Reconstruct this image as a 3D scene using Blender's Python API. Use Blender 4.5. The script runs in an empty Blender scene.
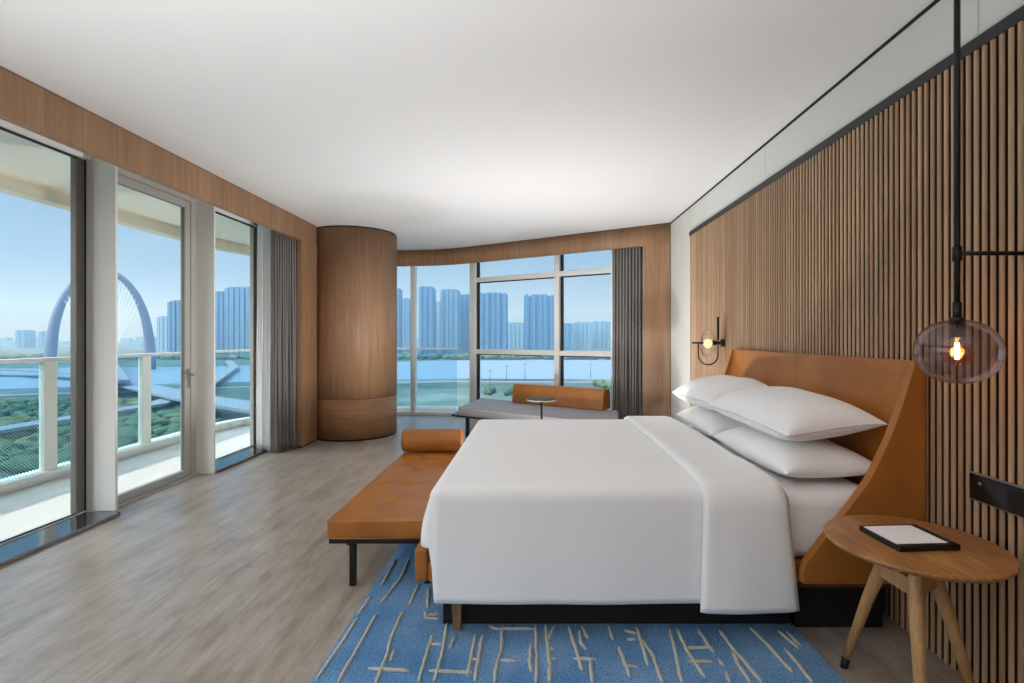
import bpy, bmesh, math, random
from mathutils import Vector, Matrix, noise
random.seed(7)
PI = math.pi
scn = bpy.context.scene
COL = scn.collection

# ------------------------------------------------------------------ camera
F_PX, CX, CY, CAM_Z = 510.0, 534.5, 337.0, 1.35
W_PX, H_PX = 1024, 683
cd = bpy.data.cameras.new('camera'); cam = bpy.data.objects.new('camera', cd); COL.objects.link(cam)
cam.location = (0, 0, CAM_Z); cam.rotation_euler = (PI/2, 0, 0)
cd.sensor_width = 36; cd.lens = F_PX / W_PX * 36
cd.shift_x = -(CX - W_PX/2) / W_PX
cd.shift_y = (CY - H_PX/2) / W_PX
cd.clip_start = 0.05; cd.clip_end = 20000
scn.camera = cam
CEIL = 2.79
XR, XL = 1.715, -2.83

def floor_pt(px, py, z=0.0):
    d = F_PX * (CAM_Z - z) / (py - CY)
    return ((px - CX) / F_PX * d, d)

# ------------------------------------------------------------------ materials
def srgb(r, g, b):
    f = lambda c: (c/255/12.92) if c/255 <= .04045 else ((c/255+.055)/1.055)**2.4
    return (f(r), f(g), f(b), 1)

def mat(name, col, rough=.5, metal=0, spec=.5, **kw):
    m = bpy.data.materials.new(name); m.use_nodes = True
    b = m.node_tree.nodes['Principled BSDF']
    b.inputs['Base Color'].default_value = col
    b.inputs['Roughness'].default_value = rough
    b.inputs['Metallic'].default_value = metal
    b.inputs['Specular IOR Level'].default_value = spec
    for k, v in kw.items():
        b.inputs[k.replace('_', ' ')].default_value = v
    return m

def nd(m, t, **kw):
    n = m.node_tree.nodes.new(t)
    for k, v in kw.items():
        if hasattr(n, k): setattr(n, k, v)
        else: n.inputs[k.replace('_', ' ')].default_value = v
    return n
def lk(m, a, b): m.node_tree.links.new(a, b)
def bsdf(m): return m.node_tree.nodes['Principled BSDF']

def coords(m, scale, rot=(0, 0, 0), space='Object'):
    tc = nd(m, 'ShaderNodeTexCoord'); mp = nd(m, 'ShaderNodeMapping')
    mp.inputs['Scale'].default_value = scale; mp.inputs['Rotation'].default_value = rot
    lk(m, tc.outputs[space], mp.inputs['Vector'])
    return mp.outputs['Vector']

def ramp(m, fac, stops):
    r = nd(m, 'ShaderNodeValToRGB')
    e = r.color_ramp.elements
    while len(e) < len(stops): e.new(.5)
    for el, (p, c) in zip(e, stops): el.position = p; el.color = c
    lk(m, fac, r.inputs['Fac'])
    return r.outputs['Color']

def mixc(m, fac, a, b, blend='MIX'):
    n = nd(m, 'ShaderNodeMix'); n.data_type = 'RGBA'; n.blend_type = blend
    for s, v in ((n.inputs['Factor'], fac), (n.inputs['A'], a), (n.inputs['B'], b)):
        pass
    ins = {'f': n.inputs[0], 'a': n.inputs[6], 'b': n.inputs[7]}
    for k, v in (('f', fac), ('a', a), ('b', b)):
        if isinstance(v, bpy.types.NodeSocket): lk(m, v, ins[k])
        else: ins[k].default_value = v
    return n.outputs[2]

def bump(m, h, strength=.2, dist=.01):
    b = nd(m, 'ShaderNodeBump'); b.inputs['Strength'].default_value = strength; b.inputs['Distance'].default_value = dist
    lk(m, h, b.inputs['Height']); lk(m, b.outputs['Normal'], bsdf(m).inputs['Normal'])

def wood(name, dark, mid, light, scale=(14, 14, .9), rough=.42, broad=(3, 3, .25), rot=(0, 0, 0), bstr=.06):
    m = mat(name, mid, rough)
    v = coords(m, scale, rot)
    n1 = nd(m, 'ShaderNodeTexNoise', Scale=3.0, Detail=6.0, Roughness=.65); lk(m, v, n1.inputs['Vector'])
    v2 = coords(m, broad, rot)
    n2 = nd(m, 'ShaderNodeTexNoise', Scale=1.5, Detail=3.0); lk(m, v2, n2.inputs['Vector'])
    mx = nd(m, 'ShaderNodeMath', operation='MULTIPLY_ADD'); lk(m, n1.outputs['Fac'], mx.inputs[0]); mx.inputs[1].default_value = .6
    m2 = nd(m, 'ShaderNodeMath', operation='MULTIPLY'); lk(m, n2.outputs['Fac'], m2.inputs[0]); m2.inputs[1].default_value = .4
    lk(m, m2.outputs[0], mx.inputs[2])
    c = ramp(m, mx.outputs[0], [(.34, dark), (.5, mid), (.66, light)])
    lk(m, c, bsdf(m).inputs['Base Color'])
    bump(m, n1.outputs['Fac'], bstr, .004)
    return m

M = {}
M['veneer'] = wood('oak_veneer', srgb(134, 100, 72), srgb(150, 115, 85), srgb(166, 131, 101), (9, 9, .5), .56, bstr=.03)
M['veneer_low'] = wood('oak_veneer_flat_grain', srgb(134, 96, 64), srgb(156, 116, 80), srgb(174, 134, 98), (1.5, 1.5, 26), .56, broad=(.8, .8, 6), bstr=.03)
M['table_oak'] = wood('table_oak', srgb(122, 80, 42), srgb(160, 110, 62), srgb(194, 144, 90), (20, 2.2, 20), .38, rot=(0, 0, .35))
M['leg_oak'] = wood('leg_oak', srgb(168, 122, 76), srgb(188, 144, 96), srgb(204, 164, 114), (30, 30, 2.5), .4)
M['bed_leg'] = wood('bed_leg_oak', srgb(112, 84, 58), srgb(128, 98, 70), srgb(142, 112, 82), (30, 30, 3), .45)
M['dark_oak'] = wood('dark_oak', srgb(78, 50, 32), srgb(98, 66, 44), srgb(116, 82, 56), (12, 3, 30), .45)
M['leather'] = mat('cognac_leather', srgb(168, 100, 36), .40, spec=.4)
_v = coords(M['leather'], (1, 1, 1))
_n = nd(M['leather'], 'ShaderNodeTexNoise', Scale=5.0, Detail=4.0); lk(M['leather'], _v, _n.inputs['Vector'])
lk(M['leather'], ramp(M['leather'], _n.outputs['Fac'], [(.3, srgb(156, 97, 40)), (.7, srgb(176, 113, 50))]), bsdf(M['leather']).inputs['Base Color'])
_vo = nd(M['leather'], 'ShaderNodeTexVoronoi', Scale=260.0); lk(M['leather'], _v, _vo.inputs['Vector'])
bump(M['leather'], _vo.outputs['Distance'], .05, .002)
M['stitch'] = mat('stitching_thread', srgb(206, 140, 74), .6)

def cloth(name, c1, c2, rough=.9, weave=600, wr=.12, wscale=7):
    m = mat(name, c1, rough, spec=.2)
    v = coords(m, (1, 1, 1))
    a = nd(m, 'ShaderNodeTexNoise', Scale=float(wscale), Detail=3.0); lk(m, v, a.inputs['Vector'])
    w = nd(m, 'ShaderNodeTexNoise', Scale=float(weave), Detail=2.0); lk(m, v, w.inputs['Vector'])
    lk(m, mixc(m, w.outputs['Fac'], c1, c2), bsdf(m).inputs['Base Color'])
    bump(m, a.outputs['Fac'], wr, .02)
    bsdf(m).inputs['Sheen Weight'].default_value = .1
    return m
M['linen'] = cloth('white_linen', srgb(246, 246, 247), srgb(249, 249, 249), wr=.10, wscale=5)
M['pillow'] = cloth('pillow_cotton', srgb(247, 247, 247), srgb(250, 250, 250), wr=.16, wscale=6)
M['grey_drape'] = cloth('grey_drape', srgb(108, 104, 102), srgb(134, 130, 127), weave=300)
M['grey_seat'] = cloth('grey_upholstery', srgb(142, 143, 147), srgb(176, 177, 180), weave=60, wr=.03)
M['sheer'] = mat('white_sheer', srgb(250, 250, 250), .9)
bsdf(M['sheer']).inputs['Transmission Weight'].default_value = 0
_t = nd(M['sheer'], 'ShaderNodeBsdfTranslucent'); _t.inputs['Color'].default_value = srgb(240, 240, 238)
_ms = nd(M['sheer'], 'ShaderNodeMixShader'); _ms.inputs[0].default_value = .12
_o = M['sheer'].node_tree.nodes['Material Output']
lk(M['sheer'], bsdf(M['sheer']).outputs[0], _ms.inputs[1]); lk(M['sheer'], _t.outputs[0], _ms.inputs[2]); lk(M['sheer'], _ms.outputs[0], _o.inputs['Surface'])

M['ceiling'] = mat('ceiling_paint', srgb(214, 214, 215), .9, spec=.1)
M['plaster'] = mat('wall_lacquer', srgb(208, 210, 204), .5)
M['plaster_front'] = mat('wall_paint', srgb(220, 218, 214), .9)
M['black'] = mat('black_metal', srgb(24, 24, 26), .42, .3)
M['black_matte'] = mat('black_base', srgb(14, 14, 15), .7)
M['shadow_trim'] = mat('dark_trim', srgb(34, 36, 36), .5)
M['side_shade'] = wood('slat_side_shade', srgb(44, 28, 18), srgb(56, 36, 24), srgb(68, 46, 32), (30, 30, 1))  # slat sides coloured dark, shade of the gaps put into the colour
M['backing'] = mat('slat_backing', srgb(30, 22, 18), .8)
M['white_metal'] = mat('white_frame', srgb(240, 240, 236), .35)
M['grey_metal'] = mat('grey_frame', srgb(186, 184, 178), .35, .1)
M['sash'] = mat('dark_sash', srgb(124, 120, 116), .35, .2)
M['table_grey'] = mat('grey_table_top', srgb(92, 92, 92), .75, spec=.2)
M['gasket'] = mat('black_gasket', srgb(22, 22, 22), .6)
M['steel'] = mat('brushed_steel', srgb(170, 165, 158), .28, .9)
M['granite'] = mat('polished_black_granite', srgb(26, 26, 28), .08, spec=.8)
_v = coords(M['granite'], (1, 1, 1)); _n = nd(M['granite'], 'ShaderNodeTexNoise', Scale=180.0, Detail=2.0); lk(M['granite'], _v, _n.inputs['Vector'])
lk(M['granite'], ramp(M['granite'], _n.outputs['Fac'], [(.45, srgb(40, 40, 41)), (.7, srgb(80, 80, 80))]), bsdf(M['granite']).inputs['Base Color'])
M['panel_glass'] = mat('black_glass_plate', srgb(18, 20, 26), .12)
M['paper'] = mat('white_paper', srgb(244, 244, 246), .8)
M['tray'] = mat('black_leatherette', srgb(22, 22, 23), .45)
M['deck_rail'] = mat('balcony_enamel', srgb(242, 238, 228), .4)
M['soffit'] = mat('balcony_soffit', srgb(246, 240, 226), .8)
M['fascia'] = mat('balcony_fascia', srgb(232, 220, 198), .8)
M['concrete_white'] = mat('white_concrete', srgb(196, 194, 190), .8)

# slats: one shade per slat
m = M['slat'] = mat('walnut_slat', srgb(150, 112, 80), .45)
tc = nd(m, 'ShaderNodeTexCoord'); sp = nd(m, 'ShaderNodeSeparateXYZ'); lk(m, tc.outputs['Object'], sp.inputs[0])
dv = nd(m, 'ShaderNodeMath', operation='DIVIDE'); lk(m, sp.outputs['Y'], dv.inputs[0]); dv.inputs[1].default_value = .036
fl = nd(m, 'ShaderNodeMath', operation='FLOOR'); lk(m, dv.outputs[0], fl.inputs[0])
wn = nd(m, 'ShaderNodeTexWhiteNoise', noise_dimensions='1D'); lk(m, fl.outputs[0], wn.inputs['W'])
base = ramp(m, wn.outputs['Value'], [(0, srgb(168, 134, 102)), (.5, srgb(182, 148, 116)), (1, srgb(196, 164, 132))])
v = coords(m, (40, 40, 1.2)); n1 = nd(m, 'ShaderNodeTexNoise', Scale=3.0, Detail=5.0); lk(m, v, n1.inputs['Vector'])
gr = ramp(m, n1.outputs['Fac'], [(.3, (.62, .6, .58, 1)), (.65, (1, 1, 1, 1))])
lk(m, mixc(m, .7, base, gr, 'MULTIPLY'), bsdf(m).inputs['Base Color'])

# floor planks
m = M['floor'] = mat('greige_oak_floor', srgb(150, 138, 126), .3, spec=.5)
v = coords(m, (1, 1, 1), (0, 0, PI/2))
bt = nd(m, 'ShaderNodeTexBrick', offset=.37)
for k, val in (('Scale', 1.0), ('Mortar Size', .0012), ('Mortar Smooth', .4), ('Brick Width', 1.5), ('Row Height', .16), ('Bias', 0.0)): bt.inputs[k].default_value = val
bt.inputs['Color1'].default_value = srgb(172, 165, 156); bt.inputs['Color2'].default_value = srgb(184, 177, 168); bt.inputs['Mortar'].default_value = srgb(140, 130, 120)
lk(m, v, bt.inputs['Vector'])
v2 = coords(m, (5, 1.3, 1)); n2 = nd(m, 'ShaderNodeTexNoise', Scale=2.2, Detail=7.0, Roughness=.65); lk(m, v2, n2.inputs['Vector'])
g = ramp(m, n2.outputs['Fac'], [(.32, srgb(206, 196, 186)), (.5, srgb(236, 231, 226)), (.68, srgb(255, 255, 255))])
v3 = coords(m, (30, 2.2, 1)); n3 = nd(m, 'ShaderNodeTexNoise', Scale=2.0, Detail=4.0); lk(m, v3, n3.inputs['Vector'])
g2 = ramp(m, n3.outputs['Fac'], [(.3, srgb(238, 234, 230)), (.62, srgb(255, 255, 255))])
lk(m, mixc(m, .8, mixc(m, 1.0, bt.outputs['Color'], g, 'MULTIPLY'), g2, 'MULTIPLY'), bsdf(m).inputs['Base Color'])
rr = nd(m, 'ShaderNodeMapRange'); rr.inputs['To Min'].default_value = .24; rr.inputs['To Max'].default_value = .42; lk(m, n2.outputs['Fac'], rr.inputs['Value']); lk(m, rr.outputs[0], bsdf(m).inputs['Roughness'])
bump(m, n3.outputs['Fac'], .05, .003)

# rug
m = M['rug'] = mat('blue_rug_pile', srgb(92, 140, 190), .95, spec=.1)
v = coords(m, (1, 1, 1)); a = nd(m, 'ShaderNodeTexNoise', Scale=150.0, Detail=3.0); lk(m, v, a.inputs['Vector'])
b_ = nd(m, 'ShaderNodeTexNoise', Scale=2.2, Detail=3.0); lk(m, v, b_.inputs['Vector'])
c1 = ramp(m, b_.outputs['Fac'], [(.35, srgb(108, 162, 214)), (.65, srgb(156, 200, 240))])
c2 = ramp(m, a.outputs['Fac'], [(.36, (.40, .45, .54, 1)), (.60, (1, 1, 1, 1))])
lk(m, mixc(m, .9, c1, c2, 'MULTIPLY'), bsdf(m).inputs['Base Color'])
bump(m, a.outputs['Fac'], 1.0, .012)
M['rug_line'] = cloth('cream_rug_pile', srgb(200, 195, 178), srgb(228, 223, 208), weave=180, wr=.8, wscale=160)

def glass_mat(name, tint, gloss=.08, gcol=(1, 1, 1, 1), rough=0.0, kmul=1.0, kadd=0.0):
    m = bpy.data.materials.new(name); m.use_nodes = True; nt = m.node_tree
    nt.nodes.remove(nt.nodes['Principled BSDF'])
    t = nd(m, 'ShaderNodeBsdfTransparent'); t.inputs['Color'].default_value = tint
    g = nd(m, 'ShaderNodeBsdfGlossy'); g.inputs['Roughness'].default_value = rough; g.inputs['Color'].default_value = gcol
    lw = nd(m, 'ShaderNodeLayerWeight'); lw.inputs['Blend'].default_value = gloss
    fc = nd(m, 'ShaderNodeMath', operation='MULTIPLY_ADD'); lk(m, lw.outputs['Fresnel'], fc.inputs[0]); fc.inputs[1].default_value = kmul; fc.inputs[2].default_value = kadd
    mx = nd(m, 'ShaderNodeMixShader'); lk(m, fc.outputs[0], mx.inputs[0])
    lk(m, t.outputs[0], mx.inputs[1]); lk(m, g.outputs[0], mx.inputs[2])
    lk(m, mx.outputs[0], nt.nodes['Material Output'].inputs['Surface'])
    return m
M['pane'] = glass_mat('window_glass', (.97, .985, .99, 1), .06)
M['bulb_glass'] = glass_mat('clear_glass', (.94, .94, .94, 1), .15, kmul=.6, kadd=.09)
M['smoke_glass'] = glass_mat('smoked_glass', (.70, .625, .615, 1), .14, kmul=.6, kadd=.07)
M['amber_glass'] = glass_mat('amber_glass', (.95, .62, .36, 1), .12, kmul=.4, kadd=.02)
M['teal_glass'] = glass_mat('teal_balcony_glass', (.78, .91, .94, 1), .10)
# balcony glass with a dotted frit on its lower part
m = M['frit'] = glass_mat('fritted_balcony_glass', (.74, .88, .925, 1), .10)
nt = m.node_tree; out = nt.nodes['Material Output']; prev = out.inputs['Surface'].links[0].from_socket
tc = nd(m, 'ShaderNodeTexCoord'); sp = nd(m, 'ShaderNodeSeparateXYZ'); lk(m, tc.outputs['Object'], sp.inputs[0])
ad = nd(m, 'ShaderNodeMath', operation='ADD'); lk(m, sp.outputs['X'], ad.inputs[0]); lk(m, sp.outputs['Y'], ad.inputs[1])
cb = nd(m, 'ShaderNodeCombineXYZ'); lk(m, ad.outputs[0], cb.inputs['X']); lk(m, sp.outputs['Z'], cb.inputs['Y'])
mp = nd(m, 'ShaderNodeMapping'); mp.inputs['Scale'].default_value = (46, 46, 1); mp.inputs['Rotation'].default_value = (0, 0, PI/4); lk(m, cb.outputs[0], mp.inputs['Vector'])
vo = nd(m, 'ShaderNodeTexVoronoi', voronoi_dimensions='2D', Scale=1.0, Randomness=0.0); lk(m, mp.outputs[0], vo.inputs['Vector'])
lt = nd(m, 'ShaderNodeMath', operation='LESS_THAN'); lk(m, vo.outputs['Distance'], lt.inputs[0]); lt.inputs[1].default_value = .30
zt = nd(m, 'ShaderNodeMapRange'); lk(m, sp.outputs['Z'], zt.inputs['Value']); zt.inputs['From Min'].default_value = .50; zt.inputs['From Max'].default_value = .66; zt.inputs['To Min'].default_value = 1; zt.inputs['To Max'].default_value = 0
mu = nd(m, 'ShaderNodeMath', operation='MULTIPLY'); lk(m, lt.outputs[0], mu.inputs[0]); lk(m, zt.outputs[0], mu.inputs[1])
mu2 = nd(m, 'ShaderNodeMath', operation='MULTIPLY'); lk(m, mu.outputs[0], mu2.inputs[0]); mu2.inputs[1].default_value = .55
df = nd(m, 'ShaderNodeBsdfDiffuse'); df.inputs['Color'].default_value = srgb(200, 230, 232)
mx = nd(m, 'ShaderNodeMixShader'); lk(m, mu2.outputs[0], mx.inputs[0]); lk(m, prev, mx.inputs[1]); lk(m, df.outputs[0], mx.inputs[2]); lk(m, mx.outputs[0], out.inputs['Surface'])

def emis(name, col, s):
    m = bpy.data.materials.new(name); m.use_nodes = True; nt = m.node_tree
    nt.nodes.remove(nt.nodes['Principled BSDF'])
    e = nd(m, 'ShaderNodeEmission'); e.inputs['Color'].default_value = col; e.inputs['Strength'].default_value = s
    lk(m, e.outputs[0], nt.nodes['Material Output'].inputs['Surface']); return m
M['filament'] = emis('glowing_filament', (1, .62, .28, 1), 30)
M['glow_bulb'] = emis('glowing_bulb', (1, .76, .40, 1), .85)

# ------------------------------------------------------------------ mesh helpers
class MB:
    def __init__(self): self.v = []; self.f = []; self.s = []
    def add(self, vs, fs, smooth=False):
        b = len(self.v); self.v += [tuple(p) for p in vs]
        for f in fs: self.f.append(tuple(b + i for i in f)); self.s.append(smooth)
        return self
    def box(self, a, b):
        x0, y0, z0 = a; x1, y1, z1 = b
        x0, x1 = min(x0, x1), max(x0, x1); y0, y1 = min(y0, y1), max(y0, y1); z0, z1 = min(z0, z1), max(z0, z1)
        return self.add([(x0, y0, z0), (x1, y0, z0), (x1, y1, z0), (x0, y1, z0), (x0, y0, z1), (x1, y0, z1), (x1, y1, z1), (x0, y1, z1)],
                        [(0, 3, 2, 1), (4, 5, 6, 7), (0, 1, 5, 4), (1, 2, 6, 5), (2, 3, 7, 6), (3, 0, 4, 7)])
    def prism(self, poly, z0, z1, smooth=False):
        n = len(poly)
        vs = [(x, y, z0) for x, y in poly] + [(x, y, z1) for x, y in poly]
        self.add(vs, [tuple(reversed(range(n))), tuple(range(n, 2*n))])
        b = len(self.v) - 2*n
        for i in range(n):
            j = (i+1) % n
            self.f.append((b+i, b+j, b+n+j, b+n+i)); self.s.append(smooth)
        return self
    def obox(self, p, q, w, z0, z1, off=0):
        """vertical slab along the plan segment p-q, w thick, centred plus off to its normal"""
        d = Vector((q[0]-p[0], q[1]-p[1])).normalized(); n = Vector((-d.y, d.x))
        P_ = [Vector(p)+n*(off-w/2), Vector(q)+n*(off-w/2), Vector(q)+n*(off+w/2), Vector(p)+n*(off+w/2)]
        return self.prism([tuple(a) for a in P_], z0, z1)
    def tube(self, pts, r, n=12, caps=True, closed=False):
        pts = [Vector(p) for p in pts]; rs = r if isinstance(r, (list, tuple)) else [r]*len(pts)
        N = len(pts); vs = []; prev = None
        for i, p in enumerate(pts):
            if closed: t = (pts[(i+1) % N] - pts[i-1]).normalized()
            elif i == 0: t = (pts[1]-p).normalized()
            elif i == N-1: t = (p-pts[i-1]).normalized()
            else: t = ((pts[i+1]-p).normalized() + (p-pts[i-1]).normalized()).normalized()
            if prev is None:
                a = Vector((0, 0, 1)) if abs(t.z) < .9 else Vector((1, 0, 0))
                u = t.cross(a).normalized()
            else: u = (prev - t*prev.dot(t)).normalized()
            prev = u; w = t.cross(u)
            for k in range(n):
                an = 2*PI*k/n; vs.append(p + (u*math.cos(an) + w*math.sin(an))*rs[i])
        fs = []
        for i in range(N if closed else N-1):
            i2 = (i+1) % N
            for k in range(n):
                k2 = (k+1) % n; fs.append((i*n+k, i*n+k2, i2*n+k2, i2*n+k))
        self.add(vs, fs, True)
        if caps and not closed:
            b = len(self.v) - N*n
            self.f.append(tuple(b+k for k in reversed(range(n)))); self.s.append(False)
            self.f.append(tuple(b+(N-1)*n+k for k in range(n))); self.s.append(False)
        return self
    def lathe(self, prof, c=(0, 0, 0), n=32, axis='Z', smooth=True):
        vs = []
        for r, h in prof:
            for k in range(n):
                a = 2*PI*k/n
                if axis == 'Z': vs.append((c[0]+r*math.cos(a), c[1]+r*math.sin(a), c[2]+h))
                elif axis == 'X': vs.append((c[0]+h, c[1]+r*math.cos(a), c[2]+r*math.sin(a)))
                else: vs.append((c[0]+r*math.sin(a), c[1]+h, c[2]+r*math.cos(a)))
        fs = []
        for i in range(len(prof)-1):
            for k in range(n):
                k2 = (k+1) % n; fs.append((i*n+k, i*n+k2, (i+1)*n+k2, (i+1)*n+k))
        self.add(vs, fs, smooth)
        b = len(self.v) - len(vs)
        if prof[0][0] > 1e-5: self.f.append(tuple(b+k for k in reversed(range(n)))); self.s.append(False)
        if prof[-1][0] > 1e-5: self.f.append(tuple(b+(len(prof)-1)*n+k for k in range(n))); self.s.append(False)
        return self
    def grid(self, nu, nv, fn, smooth=True, closed_u=False):
        vs = [fn(i, j) for i in range(nu) for j in range(nv)]
        fs = []
        for i in range(nu if closed_u else nu-1):
            i2 = (i+1) % nu
            for j in range(nv-1):
                fs.append((i*nv+j, i2*nv+j, i2*nv+j+1, i*nv+j+1))
        return self.add(vs, fs, smooth)
    def rbox(self, lo, hi, r, n=(8, 8, 2), k=4, fn=None):
        """box with rounded edges, finely divided; fn(point, normal) may move points"""
        ax = []
        for i in range(3):
            L = [lo[i] + r*(1-math.cos(PI/2*t/k)) for t in range(k)] if False else [lo[i] + r*t/k for t in range(k)]
            L += [lo[i]+r + (hi[i]-lo[i]-2*r)*t/n[i] for t in range(n[i])]
            L += [hi[i]-r + r*t/k for t in range(k+1)]
            ax.append(L)
        idx = {}; vs = []; fs = []
        def vert(i, j, l):
            key = (i, j, l)
            if key in idx: return idx[key]
            p = Vector((ax[0][i], ax[1][j], ax[2][l]))
            c = Vector((min(max(p[a], lo[a]+r), hi[a]-r) for a in range(3)))
            d = p - c
            if d.length > 1e-9: p = c + d.normalized()*r
            nrm = d.normalized() if d.length > 1e-9 else Vector((0, 0, 1))
            if fn: p = fn(p, nrm)
            idx[key] = len(vs); vs.append(tuple(p)); return idx[key]
        nx, ny, nz = len(ax[0])-1, len(ax[1])-1, len(ax[2])-1
        for i in range(nx):
            for j in range(ny):
                fs.append((vert(i, j, 0), vert(i, j+1, 0), vert(i+1, j+1, 0), vert(i+1, j, 0)))
                fs.append((vert(i, j, nz), vert(i+1, j, nz), vert(i+1, j+1, nz), vert(i, j+1, nz)))
        for i in range(nx):
            for l in range(nz):
                fs.append((vert(i, 0, l), vert(i+1, 0, l), vert(i+1, 0, l+1), vert(i, 0, l+1)))
                fs.append((vert(i, ny, l), vert(i, ny, l+1), vert(i+1, ny, l+1), vert(i+1, ny, l)))
        for j in range(ny):
            for l in range(nz):
                fs.append((vert(0, j, l), vert(0, j, l+1), vert(0, j+1, l+1), vert(0, j+1, l)))
                fs.append((vert(nx, j, l), vert(nx, j+1, l), vert(nx, j+1, l+1), vert(nx, j, l+1)))
        return self.add(vs, fs, True)
    def build(self, name, m, parent=None, bevel=0, seg=2, solid=0, loc=None, offset=0, subsurf=0):
        me = bpy.data.meshes.new(name); me.from_pydata(self.v, [], self.f); me.validate()
        if len(me.polygons) == len(self.s): me.polygons.foreach_set('use_smooth', self.s)
        bm = bmesh.new(); bm.from_mesh(me); bmesh.ops.recalc_face_normals(bm, faces=bm.faces); bm.to_mesh(me); bm.free()
        o = bpy.data.objects.new(name, me); COL.objects.link(o)
        if isinstance(m, str): m = M[m]
        me.materials.append(m)
        if parent: o.parent = parent
        if loc: o.location = loc
        if solid:
            s = o.modifiers.new('s', 'SOLIDIFY'); s.thickness = solid; s.offset = offset
        if bevel:
            b = o.modifiers.new('b', 'BEVEL'); b.width = bevel; b.segments = seg; b.limit_method = 'ANGLE'; b.angle_limit = math.radians(40)
        if subsurf:
            b = o.modifiers.new('u', 'SUBSURF'); b.levels = subsurf; b.render_levels = subsurf
        return o

def tag(o, label=None, cat=None, group=None, kind=None):
    if label: o['label'] = label
    if cat: o['category'] = cat
    if group: o['group'] = group
    if kind: o['kind'] = kind
    return o
def empty(name, loc=(0, 0, 0), rz=0):
    o = bpy.data.objects.new(name, None); COL.objects.link(o); o.location = loc; o.rotation_euler = (0, 0, rz)
    o.empty_display_size = .1
    return o
def struct(o, label=None, cat=None):
    o['kind'] = 'structure'
    if label: o['label'] = label
    if cat: o['category'] = cat
    return o

# ------------------------------------------------------------------ plan of the facade
# inner face of the wooden header (ceiling edge) along the slanted, curving back
BEAM = [(1.70, 6.41), (.91, 6.91), (.1, 7.42), (-.60, 7.86), (-1.05, 8.13), (-1.38, 8.30), (-1.70, 8.41), (-2.05, 8.455), (-2.45, 8.46), (-2.95, 8.44)]
GLS = [(1.91, 6.75), (.37, 7.72), (-1.0, 8.575), (-1.5, 8.80), (-2.1, 8.87), (-2.95, 8.86)]
YB = -3.2      # wall behind the camera
floor_poly = [(-3.46, YB), (XR+.03, YB), (XR+.03, 6.43), (1.93, 6.76)] + GLS[1:] + [(-3.46, 8.6)]

struct(MB().prism(floor_poly, -.12, 0).build('floor', 'floor'), 'greige oak plank floor', 'floor')
ceil_poly = [(-3.46, YB), (XR+.03, YB), (XR+.03, 6.43), (1.95, 6.80)] + [(x+.05, y+.08) for x, y in GLS[1:]] + [(-3.46, 8.7)]
struct(MB().prism(ceil_poly, CEIL, CEIL+.15).build('ceiling', 'ceiling'), 'smooth white ceiling', 'ceiling')

# right wall: lacquered band and end panel, slatted cladding
w = MB()
for a, b in ((YB, .40), (.403, 1.97), (1.973, 3.79), (3.793, 5.597)):
    w.box((XR, a, 2.503), (XR+.06, b, 2.772))
w.box((XR, 5.603, 0), (XR+.06, 6.43, 2.772))
w.box((XR+.012, YB, 2.4), (XR+.08, 5.603, CEIL))
w.box((XR+.012, 5.55, 0), (XR+.08, 6.46, CEIL))
struct(w.build('wall_right', 'plaster'), 'off-white lacquered wall band above the slats', 'wall')
struct(MB().box((XR+.035, YB, 0), (XR+.075, 5.6, 2.46)).build('wall_right_lining', 'backing'), 'dark lining behind the wooden slats', 'wall')
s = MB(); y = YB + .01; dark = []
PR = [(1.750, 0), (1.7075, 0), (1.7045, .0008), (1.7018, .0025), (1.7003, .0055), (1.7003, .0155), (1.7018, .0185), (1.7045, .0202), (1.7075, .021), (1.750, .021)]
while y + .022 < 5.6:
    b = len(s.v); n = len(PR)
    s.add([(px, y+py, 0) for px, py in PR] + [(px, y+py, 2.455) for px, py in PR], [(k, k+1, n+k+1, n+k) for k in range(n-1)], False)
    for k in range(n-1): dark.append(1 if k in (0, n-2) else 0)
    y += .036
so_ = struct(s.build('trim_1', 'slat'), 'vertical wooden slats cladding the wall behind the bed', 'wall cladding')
so_.data.materials.append(M['side_shade']); so_.data.polygons.foreach_set('material_index', dark)
struct(MB().box((1.698, YB, 2.455), (XR+.02, 5.6, 2.503)).build('trim_2', 'shadow_trim'), 'dark metal trim capping the wooden slats', 'trim')
struct(MB().box((XR-.004, YB, 2.772), (XR+.05, 6.42, CEIL)).build('trim_3', 'black_matte'), 'black shadow gap along the ceiling edge over the white band', 'trim')

# left header beam, wood pier, end jamb
w = MB().box((XL-.06, YB, 2.53), (XL, 6.62, CEIL-.008))
w.box((XL-.06, 6.2, 0.02), (XL, 6.64, 2.53))
w.box((-3.46, 6.24, 0.02), (XL-.06, 6.30, CEIL-.008))
struct(w.build('wall_left', 'veneer'), 'brown wood header and pier beside the balcony windows', 'wall')
struct(MB().box((XL-.05, YB, CEIL-.009), (XL-.006, 6.62, CEIL)).build('trim_4', 'black_matte'), 'dark gap between the ceiling and the wood header', 'trim')
struct(MB().box((XL-.05, 6.2, 0), (XL-.008, 6.62, .02)).build('baseboard_left', 'black_matte'), 'black recessed base under the wood pier', 'baseboard')
# back header beam + pier
w = MB()
off = [(x+.03, y+.05) for x, y in BEAM]
w.prism(BEAM + list(reversed(off)), 2.53, CEIL-.006, True)
w.prism([(1.70, 6.41), (1.403, 6.597), (1.433, 6.647), (1.74, 6.45)], 0, 2.53)
w.prism([(1.74, 6.42), (1.75, 6.46), (1.96, 6.84), (1.90, 6.84)], 0, CEIL)
struct(w.build('wall_back', 'veneer'), 'curved wood header and pier around the bay window', 'wall')
g_ = MB(); g_.prism([(x+.006, y+.008) for x, y in BEAM] + list(reversed(off)), CEIL-.006, CEIL)
struct(g_.build('trim_5', 'black_matte'), 'dark gap between the ceiling and the bay window header', 'trim')
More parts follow.
